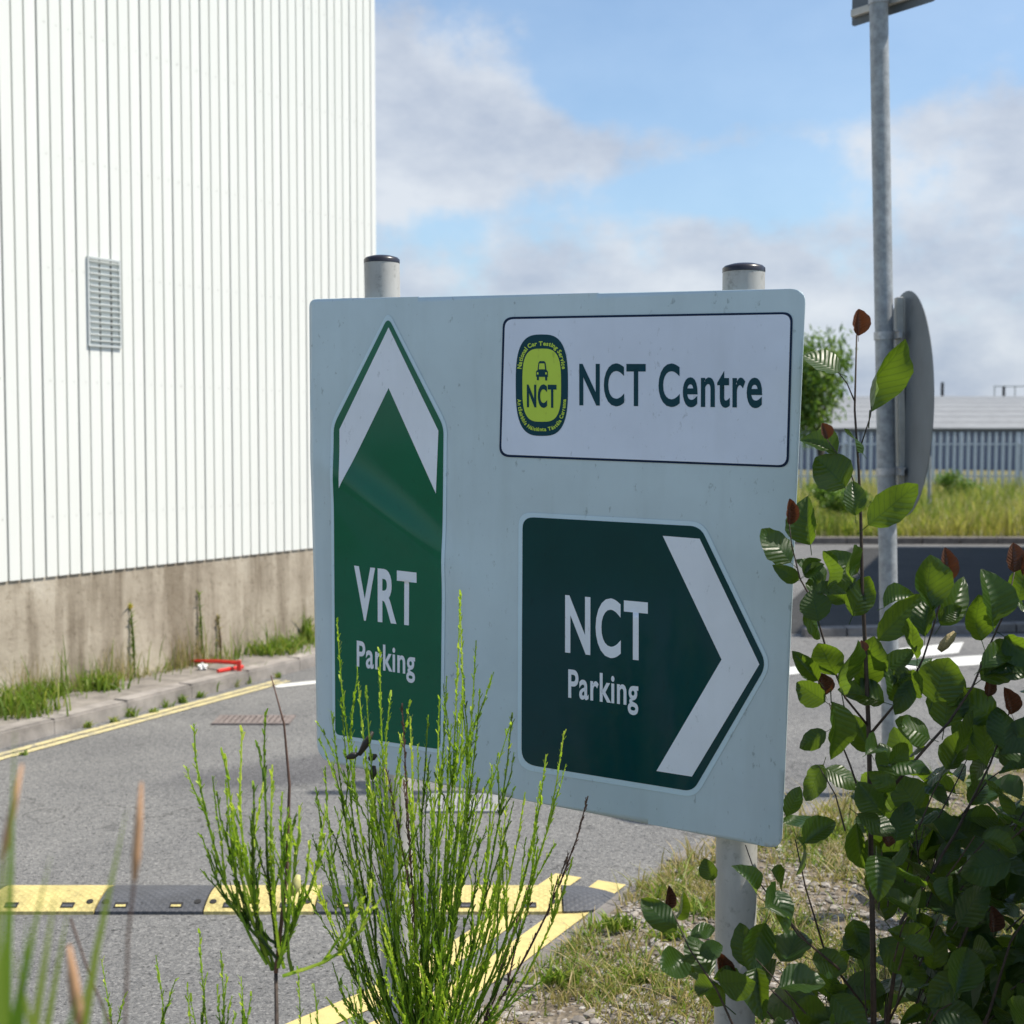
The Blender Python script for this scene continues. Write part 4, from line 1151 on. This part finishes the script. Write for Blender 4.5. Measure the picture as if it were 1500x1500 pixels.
# thin sprouts low in the frame
for k, (bx, tx, ty, lab) in enumerate(((300, 292, 1362, 'pink-tipped thin sprout at bottom left of the small broom'), (252, 229, 1400, 'leafy sprout at the bottom left, nearest the frame middle'), (192, 150, 1405, 'leaning green sprout at the bottom left beside the grass'), (470, 462, 1440, 'short sprout at the bottom between the brooms'), (330, 322, 1392, 'green sprout at the bottom close to the small broom'), (545, 520, 1380, 'thin sprout leaning left from the big broom foot'), (365, 352, 1430, 'short sprout at the bottom just left of the small broom stem'), (285, 275, 1440, 'low sprout at the bottom left of the pink-tipped one'), (440, 436, 1420, 'short sprout at the bottom right of the small broom stem'))):
    d = 2.5; b = P(bx, 1560, d); tp = P(tx, ty, d); g = Vector((b.x, b.y, verge_z(b.x, b.y))); sp = thing('sprout', g, lab, 'plant')
    link('stem', twig_mesh([(curve_pts(g, tp, Vector((0.01, 0, 0)), 9), 0.0028, 0.001)], 0.6), None, sp)
    for q in range(4):
        s = g.lerp(tp, random.uniform(0.5, 0.8)); link('twig', twig_mesh([(curve_pts(s, s + Vector((random.gauss(0, .02), random.gauss(0, .02), 0.10)), Vector(), 5), 0.0018, 0.0008)], 0.6), None, sp)


# blurred foreground grasses
def build_front_grass():
    def blade(parent, pts, w, mat, d, name='blade', fold=0.3):
        d *= 0.68; w *= 0.75
        Q = [P(x, y, d) for x, y in pts]; n = 12; sm_ = []
        for i in range(n + 1):
            t = i / n * (len(Q) - 1); k = min(int(t), len(Q) - 2); sm_.append(Q[k].lerp(Q[k + 1], t - k))
        bm = bmesh.new(); prev = None
        for i, q in enumerate(sm_):
            ww = w * (0.35 + 0.65 * math.sin(math.pi * min(1, 0.15 + 0.85 * (1 - i / n) ** 0.7) * 0.5)) * (1 - (i / n) ** 4 * 0.95)
            row = [bm.verts.new(q + Vector((-ww, -ww * fold, 0))), bm.verts.new(q), bm.verts.new(q + Vector((ww, -ww * fold, 0)))]
            if prev:
                for k in range(2): bm.faces.new((prev[k], prev[k + 1], row[k + 1], row[k]))
            prev = row
        me = bpy.data.meshes.new(name); bm.to_mesh(me); bm.free(); at = me.attributes.new('rnd', 'FLOAT', 'POINT'); at.data.foreach_set('value', np.full(len(me.vertices), random.random(), dtype=np.float32))
        link(name, me, mat, parent)
    def gp(px, py, d):
        p = P(px, py, d); return Vector((p.x, p.y, verge_z(p.x, p.y)))
    t = thing('grass_clump', gp(40, 1700, 0.92), 'blurred tall green grass clump at the left edge close to the camera', 'grass')
    for pts, w, d in (([(10, 2900), (5, 1900), (12, 1400), (22, 1068)], 0.0055, 1.35), ([(60, 2900), (80, 1800), (140, 1400), (186, 1185)], 0.005, 1.4), ([(0, 2900), (20, 1800), (55, 1480), (82, 1300)], 0.0055, 1.3), ([(20, 2900), (40, 1800), (70, 1500), (100, 1330)], 0.005, 1.42),
                      ([(-40, 2900), (-30, 1700), (-5, 1400), (8, 1230)], 0.006, 1.2), ([(-10, 2900), (0, 1700), (25, 1480), (52, 1370)], 0.006, 1.25), ([(90, 2900), (95, 1800), (105, 1540), (130, 1430)], 0.004, 1.45), ([(-20, 2900), (-10, 1800), (2, 1500), (2, 1330)], 0.006, 1.15), ([(110, 2900), (120, 1800), (125, 1500), (150, 1330)], 0.0035, 1.5), ([(30, 2900), (35, 1800), (30, 1500), (40, 1345)], 0.005, 1.3), ([(-30, 2900), (0, 1700), (30, 1450), (75, 1250)], 0.0045, 1.35), ([(60, 2900), (60, 1800), (50, 1520), (20, 1390)], 0.005, 1.25), ([(70, 2900), (75, 1800), (90, 1540), (118, 1450)], 0.005, 1.2), ([(-20, 2900), (10, 1800), (45, 1560), (95, 1500)], 0.005, 1.3), ([(150, 2900), (155, 1800), (160, 1580), (150, 1440)], 0.003, 1.6)):
        blade(t, pts, w, M['grass'], d)
    s = thing('seeding_grass', gp(170, 1700, 1.05), 'blurred brown seeding grass stalks at bottom left', 'grass')
    for pts, d in (([(165, 2700), (180, 1600), (187, 1370), (197, 1287)], 1.5), ([(-20, 2700), (-6, 1500), (3, 1260)], 1.4), ([(110, 2700), (118, 1600), (116, 1490)], 1.35), ([(210, 2700), (165, 1510), (128, 1420), (103, 1345)], 1.9)):
        d *= 0.7; Q = [P(x, y, d) for x, y in pts]; MB().tube(Q, [0.0012] * len(Q), 5).build('stalk', M['brown_twig'], s)
    for a, b, d, r in (((197, 1290), (207, 1146), 1.5, 0.0048), ((3, 1260), (32, 1120), 1.4, 0.0042), ((116, 1500), (101, 1385), 1.35, 0.006)):
        d *= 0.7; r *= 0.75; p, q = P(*a, d), P(*b, d); mm = MB(); mm.tube([p, p.lerp(q, 0.25), p.lerp(q, 0.6), q], [r * 0.5, r, r * 0.85, r * 0.3], 7); mm.build('seed_head', M['straw'], s, True)


build_front_grass()


# ---------------------------------------------------------------- alder shrub
def m_alder(name, top, under, trans, hue=0.0):
    t = NT(name)
    uv = t.n.new('ShaderNodeSeparateXYZ'); t.l.new(t.tc.outputs['UV'], uv.inputs[0])
    s = t.math('ABSOLUTE', t.math('SUBTRACT', t.math('MULTIPLY', uv.outputs[0], 2.0), 1.0))
    ph = t.math('FRACT', t.math('MULTIPLY', t.math('SUBTRACT', uv.outputs[1], t.math('MULTIPLY', s, 0.22)), 9.0))
    vein = t.ramp(ph, [(0.0, (1, 1, 1)), (0.10, (0, 0, 0)), (0.90, (0, 0, 0)), (1.0, (1, 1, 1))])
    mid = t.ramp(s, [(0.0, (1, 1, 1)), (0.06, (0, 0, 0))])
    v = t.math('MAXIMUM', vein, mid)
    oi = t.n.new('ShaderNodeObjectInfo')
    c = t.ramp(oi.outputs['Random'], [(0.0, tuple(x * 0.7 for x in top)), (0.6, top), (1.0, (top[0] * 1.7, top[1] * 1.3, top[2] * 1.1))])
    c = t.mix(t.math('MULTIPLY', t.noise(30, 4), 0.35), c, tuple(x * 0.6 for x in top))
    geo = t.n.new('ShaderNodeNewGeometry')
    c = t.mix(t.math('MULTIPLY', geo.outputs['Backfacing'], 0.7), c, under)
    c = t.mix(t.math('MULTIPLY', v, 0.35), c, tuple(min(1, x * 1.9 + 0.02) for x in top))
    spt = t.ramp(t.noise(95, 3, 0.6, None), [(0.29, (0.35, 0.22, 0.10)), (0.34, (1, 1, 1))]); c = t.mix(0.8, c, spt, 'MULTIPLY')
    t.set(c, 0.38, 0, 0.45)
    t.bump(t.math('MULTIPLY', t.math('ABSOLUTE', t.math('SUBTRACT', ph, 0.5)), -1.0), 0.5, 0.004)
    tr = t.mix(t.math('MULTIPLY', v, 0.5), (top[0] * 11.5, top[1] * 6.2, top[2] * 2.0), tuple(x * 1.0 for x in top))
    t.translucent(tr, trans); return t.m


M['alder'] = m_alder('alder_leaf', (0.016, 0.048, 0.008), (0.038, 0.072, 0.024), 0.40)
M['alder_young'] = m_alder('young_alder_leaf', (0.062, 0.032, 0.022), (0.09, 0.06, 0.03), 0.05)


def leaf_mesh(name, fold, curl, ripple, wid=0.42, wob=0.0, mat=None):
    bm = bmesh.new(); uvl = bm.loops.layers.uv.new('UVMap'); cols = [-1, -0.66, -0.33, 0, 0.33, 0.66, 1]; T = 10; rows = []
    for i in range(T + 1):
        t = i / T; w = wid * (math.sin(math.pi * (0.03 + 0.955 * t ** 0.92)) ** 0.74) if 0 < i < T else 0.02
        row = []
        for s in cols:
            x = s * w * (1 + 0.04 * math.sin(i * 2.6 + s * 3)); z = fold * abs(s) * w - curl * (t - 0.1) ** 2 + ripple * math.sin((t - 0.22 * abs(s)) * 9 * 6.283 / 3) * abs(s) * w + wob * math.sin(t * 5 + s * 2) * w
            row.append((bm.verts.new((x, t, z)), ((s + 1) / 2, t)))
        rows.append(row)
    for r0, r1 in zip(rows, rows[1:]):
        for k in range(len(cols) - 1):
            q = (r0[k], r0[k + 1], r1[k + 1], r1[k]); f = bm.faces.new([v for v, _ in q])
            for lp, (_, uv) in zip(f.loops, q): lp[uvl].uv = uv
    p0 = []
    for r, y, z in ((0.012, -0.22, 0.02), (0.012, 0.02, -0.01)):
        p0.append([bm.verts.new((r * math.cos(a), y, z + r * math.sin(a))) for a in (0.5, 2.6, 4.7)])
    for k in range(3): bm.faces.new((p0[0][k], p0[0][(k + 1) % 3], p0[1][(k + 1) % 3], p0[1][k]))
    me = bpy.data.meshes.new(name); bm.to_mesh(me); bm.free(); me.polygons.foreach_set('use_smooth', [True] * len(me.polygons))
    me.materials.append(mat or M['alder']); return me


def build_alder():
    D = 2.72
    root = P(1280, 1560, D); root.z = verge_z(root.x, root.y)
    al = thing('alder_shrub', root, 'large dark-leaved alder shrub with red-brown young leaves at the right of the sign', 'shrub')
    LM = [leaf_mesh('leaf', 0.25, 0.10, 0.05), leaf_mesh('leaf', 0.5, 0.25, 0.08, 0.40, 0.08), leaf_mesh('leaf', 0.1, -0.15, 0.06, 0.44, 0.15), leaf_mesh('leaf', 0.8, 0.35, 0.06, 0.40, 0.0), leaf_mesh('leaf', -0.2, 0.3, 0.06, 0.42, -0.1), leaf_mesh('leaf', 1.1, 0.1, 0.05, 0.36, 0.2), leaf_mesh('leaf', 0.3, 0.7, 0.07, 0.40, 0.1), leaf_mesh('leaf', 0.4, -0.4, 0.05, 0.46, -0.2), leaf_mesh('leaf', 0.15, 0.15, 0.03, 0.34, 0.35)]
    YM = [leaf_mesh('young_leaf', 1.4, -0.15, 0.12, 0.34, 0, M['alder_young']), leaf_mesh('young_leaf', 1.0, 0.1, 0.1, 0.36, 0.05, M['alder_young'])]
    inv = Matrix.Translation(-al.location); count = [0]

    def put(me, base, axis, length, normal, width, name='leaf'):
        y = axis.normalized(); z = normal - y * normal.dot(y); z.normalize(); x = y.cross(z)
        o = bpy.data.objects.new(name, me); COL.objects.link(o); o.parent = al; o.matrix_parent_inverse = inv
        o.matrix_basis = Matrix.Translation(base) @ Matrix((x * width, y * length, z * length)).transposed().to_4x4(); count[0] += 1

    camdir = lambda p: (Vector((0, 0, CAMZ)) - p).normalized()
    # measured leaves: base x y, tip x y, full width (pixels), kind
    LV = [(1229, 546, 1181, 518, 52, 'o'), (1275, 603, 1294, 500, 48, 'l'), (1226, 665, 1180, 638, 40, 'l'), (1238, 714, 1199, 671, 56, 'l'), (1264, 664, 1243, 628, 32, 'l'), (1272, 769, 1340, 712, 42, 'l'), (1253, 755, 1250, 706, 30, 'l'),
          (1187, 798, 1175, 733, 46, 'l'), (1170, 850, 1142, 835, 22, 'l'), (1203, 860, 1174, 818, 42, 'l'), (1212, 858, 1210, 810, 44, 'l'), (1246, 852, 1233, 804, 52, 'l'), (1249, 902, 1271, 848, 46, 'l'), (1238, 884, 1216, 862, 22, 'l'), (1199, 910, 1190, 866, 40, 'l'), (1178, 896, 1210, 931, 30, 'l'),
          (1295, 890, 1337, 870, 36, 'l'), (1286, 938, 1349, 874, 38, 'l'), (1367, 893, 1351, 822, 46, 'l'), (1378, 916, 1419, 857, 36, 'l'), (1454, 910, 1451, 838, 56, 'l'), (1438, 938, 1421, 872, 42, 'l'), (1492, 880, 1505, 832, 34, 'l'), (1439, 978, 1491, 930, 32, 'l'),
          (1343, 965, 1338, 906, 28, 'l'), (1355, 932, 1357, 876, 34, 'l'), (1366, 1028, 1388, 966, 58, 'l'), (1286, 990, 1336, 953, 28, 'l'), (1234, 1018, 1229, 942, 58, 'l'), (1266, 1010, 1273, 934, 40, 'l'), (1198, 997, 1165, 958, 26, 'l'), (1209, 1028, 1168, 1003, 40, 'l'), (1218, 1028, 1230, 1111, 52, 'l'), (1210, 1072, 1169, 1094, 26, 'l'),
          (1275, 1102, 1250, 1052, 32, 'l'), (1362, 1082, 1310, 1060, 40, 'l'), (1383, 1066, 1394, 990, 50, 'l'), (1456, 1054, 1405, 1016, 50, 'l'), (1402, 1106, 1438, 1052, 44, 'l'), (1446, 1122, 1448, 1050, 46, 'l'), (1474, 1098, 1468, 1038, 40, 'l'), (1478, 1100, 1512, 1058, 36, 'l'), (1416, 1010, 1385, 1002, 30, 'l'), (1303, 1118, 1330, 1092, 30, 'l'),
          (1152, 1196, 1175, 1160, 26, 'l'), (1168, 1228, 1192, 1268, 42, 'l'), (1178, 1235, 1220, 1200, 36, 'l'), (1255, 1205, 1262, 1275, 30, 'l'), (1290, 1190, 1258, 1150, 40, 'l'), (1345, 1185, 1314, 1140, 44, 'l'), (1062, 1472, 1000, 1408, 46, 'l'), (1044, 1290, 1032, 1260, 26, 'l'), (1122, 1352, 1096, 1412, 40, 'l'), (988, 1345, 1002, 1310, 20, 'l'), (1130, 1275, 1160, 1295, 34, 'l'), (1340, 995, 1310, 1040, 26, 'l')]
    YV = [(1257, 492, 1256, 453, 25), (1212, 643, 1203, 620, 18), (1156, 769, 1155, 730, 18), (1387, 852, 1385, 802, 24), (1485, 838, 1485, 795, 26), (1209, 1018, 1198, 985, 24), (1482, 1046, 1468, 1006, 24), (1447, 1020, 1450, 990, 16), (1060, 1440, 1048, 1392, 26), (977, 1332, 978, 1295, 16), (1264, 955, 1262, 938, 14), (1455, 1365, 1450, 1325, 22), (1303, 1240, 1290, 1205, 20), (1498, 842, 1505, 800, 16)]
    stemL = []
    def stem(pts, r0, r1, d=D, dz=0.0):
        n = len(pts); Q = [P(x, y, d + dz * i / (n - 1)) for i, (x, y) in enumerate(pts)]
        m = MB(); m.tube(Q, [r0 + (r1 - r0) * i / (n - 1) for i in range(n)], 7); m.build('stem', M['bark'], al, True); stemL.append(Q); return Q
    mainp = [(1281, 1620), (1279, 1400), (1276, 1250), (1273, 1080), (1268, 960), (1263, 860), (1261, 760), (1258, 690), (1252, 600), (1255, 490)]
    stem(mainp, 0.0065, 0.0016)
    stem([(1262, 740), (1245, 690), (1212, 645)], 0.0016, 0.001); stem([(1252, 588), (1241, 562), (1228, 545)], 0.0015, 0.001); stem([(1262, 650), (1275, 610), (1277, 595)], 0.0015, 0.001)
    stem([(1275, 1075), (1300, 1045), (1330, 1010), (1352, 965), (1365, 925), (1378, 880), (1386, 850)], 0.0030, 0.0012, D, -0.05)
    stem([(1310, 1150), (1352, 1100), (1390, 1058), (1425, 1005), (1450, 945), (1475, 890), (1486, 838)], 0.0034, 0.0012, D - 0.05)
    stem([(1273, 1065), (1238, 1022), (1210, 950), (1190, 880), (1172, 848), (1160, 800), (1156, 768)], 0.0026, 0.001, D, -0.08)
    stem([(1272, 1200), (1245, 1120), (1225, 1070), (1215, 1030)], 0.0024, 0.0012, D, 0.05)
    stem([(1230, 1420), (1170, 1370), (1110, 1290), (1092, 1238)], 0.0026, 0.001, D - 0.1)
    stem([(1100, 1560), (1050, 1450), (1010, 1390), (985, 1335)], 0.0026, 0.001, D - 0.2)
    stem([(1300, 1500), (1320, 1350), (1400, 1220), (1450, 1120), (1478, 1045)], 0.0045, 0.0015, D, 0.15)
    stem([(1360, 1560), (1400, 1400), (1450, 1280), (1505, 1180)], 0.0045, 0.0015, D + 0.1)
    stem([(1270, 1480), (1210, 1400), (1180, 1300), (1165, 1230)], 0.003, 0.0012, D + 0.1)
    stem([(1290, 1520), (1340, 1420), (1350, 1300), (1340, 1200)], 0.003, 0.0012, D + 0.2)
    stem([(1400, 1600), (1450, 1480), (1480, 1380), (1530, 1300)], 0.004, 0.0015, D)
    stem([(1200, 1580), (1160, 1480), (1110, 1430), (1060, 1440)], 0.003, 0.001, D - 0.15)
    for x0, y0, x1, y1, w, kd in LV:
        d = D + random.uniform(-0.10, 0.06); b = P(x0, y0, d); tp = P(x1, y1, d + random.uniform(-0.025, 0.025)); ax = tp - b
        nrm = camdir(b) + Vector((random.gauss(0.1, 0.75), random.gauss(0, 0.3), random.gauss(0.35, 0.4)))
        put(random.choice(LM), b, ax, ax.length * 1.06, nrm, w / F * d / 0.72)
    for x0, y0, x1, y1, w in YV:
        d = D - 0.02; b = P(x0, y0, d); tp = P(x1, y1, d); ax = tp - b; put(random.choice(YM), b, ax, ax.length, camdir(b) + Vector((0.3, 0, 0.2)), w / F * d / 0.62, 'young_leaf')
    m = MB(); a, b = P(1376, 953, D), P(1399, 926, D); m.tube([a, a.lerp(b, 0.3), a.lerp(b, 0.7), b], [0.006, 0.0105, 0.010, 0.004], 10)
    m.build('catkin', simple('catkin_brown', (0.34, 0.27, 0.14), 0.8, 0.4, 260, 0.8, bscale=300), al, True)
    # more leaves set along the middle of the measured stems
    for Q in stemL[:7] + stemL[9:11]:
        for k in range(7):
            t = random.uniform(0.12, 0.9) * (len(Q) - 1); i = int(t); b = Q[i].lerp(Q[i + 1], t - i)
            if b.z > 1.45: continue
            ax = Vector((random.gauss(0, 0.8), random.gauss(0, 0.5), random.gauss(0.3, 0.5))).normalized(); L = random.uniform(0.045, 0.095)
            put(random.choice(LM), b + ax * L * 0.22, ax, L, camdir(b) + Vector((random.gauss(0, 0.7), 0, random.gauss(0.4, 0.4))), L * random.uniform(0.75, 0.95))
    # fill: leaves along the lower stems and through the dense lower right
    tries = 0
    while count[0] < 298 and tries < 5000:
        tries += 1
        px = random.uniform(1085, 1620); py = random.uniform(1095, 1640)
        if px < 1300 and py < 1330 and random.random() < 0.55: continue
        if px < 1180 and random.random() < 0.5: continue
        if px < 1190 and py < 1300: continue
        if px > 1200 and px < 1300 and 1250 < py < 1420 and random.random() < 0.45: continue
        if px > 1500 and random.random() < 0.55: continue
        d = random.uniform(2.5, 3.15) if px > 1180 else random.uniform(2.45, 2.7)
        b = P(px, py, d); L = random.uniform(0.06, 0.10)
        if b.z < 0.05: continue
        ax = Vector((random.gauss(0, 0.8), random.gauss(0, 0.6), random.gauss(0.15, 0.6))); nrm = camdir(b) * 0.7 + Vector((random.gauss(0, 0.5), random.gauss(0, 0.5), random.gauss(0.8, 0.3)))
        put(random.choice(LM), b, ax, L, nrm, L * random.uniform(0.75, 0.98))
        if random.random() < 0.35:
            m = MB(); q = Vector((root.x + (b.x - root.x) * 0.6, root.y + (b.y - root.y) * 0.6, b.z - 0.12)); m.tube([q, q.lerp(b, 0.5) + Vector((0, 0, 0.01)), b - ax.normalized() * L * 0.2], [0.002, 0.0015, 0.001], 5); m.build('stem', M['bark'], al)

    # the part of the shrub outside the frame, and the innermost leaves: too many to pick apart
    bm = bmesh.new(); src = [bmesh.new() for _ in LM]
    for b_, me in zip(src, LM): b_.from_mesh(me)
    V = []; Fc = []
    def crowd(n, pick):
        for k in range(n):
            p = pick()
            if p is None: continue
            L = random.uniform(0.08, 0.13); rot = Matrix.Rotation(random.uniform(0, 6.283), 3, 'Z') @ Matrix.Rotation(random.uniform(-0.9, 0.9), 3, 'X') @ Matrix.Rotation(random.uniform(-0.6, 0.6), 3, 'Y')
            b_ = random.choice(src); i0 = len(V)
            b_.verts.index_update()
            for v in b_.verts: V.append(tuple(p - al.location + rot @ (v.co * L)))
            for f in b_.faces: Fc.append([v.index + i0 for v in f.verts])
    def off_frame():
        y = random.uniform(2.45, 3.3) if random.random() < 0.8 else random.uniform(3.3, 4.9); e = random.uniform(0.05, 1.1); return Vector((y * 0.385 + e, y, random.uniform(0.25, 1.45 + 0.8 * e)))
    def inner():
        y = random.uniform(2.8, 3.5); px = random.gauss(1420, 85); q = P(px, 1640 - 470 * random.random() ** 1.4, y); return q if q.z > 0.06 and px > 1290 else None
    crowd(1150, off_frame); crowd(280, inner)
    me = bpy.data.meshes.new('dense_foliage'); me.from_pydata(V, [], Fc); me.update(); me.materials.append(M['alder'])
    o = link('dense_foliage', me); o.parent = al; o['kind'] = 'stuff'


build_alder()
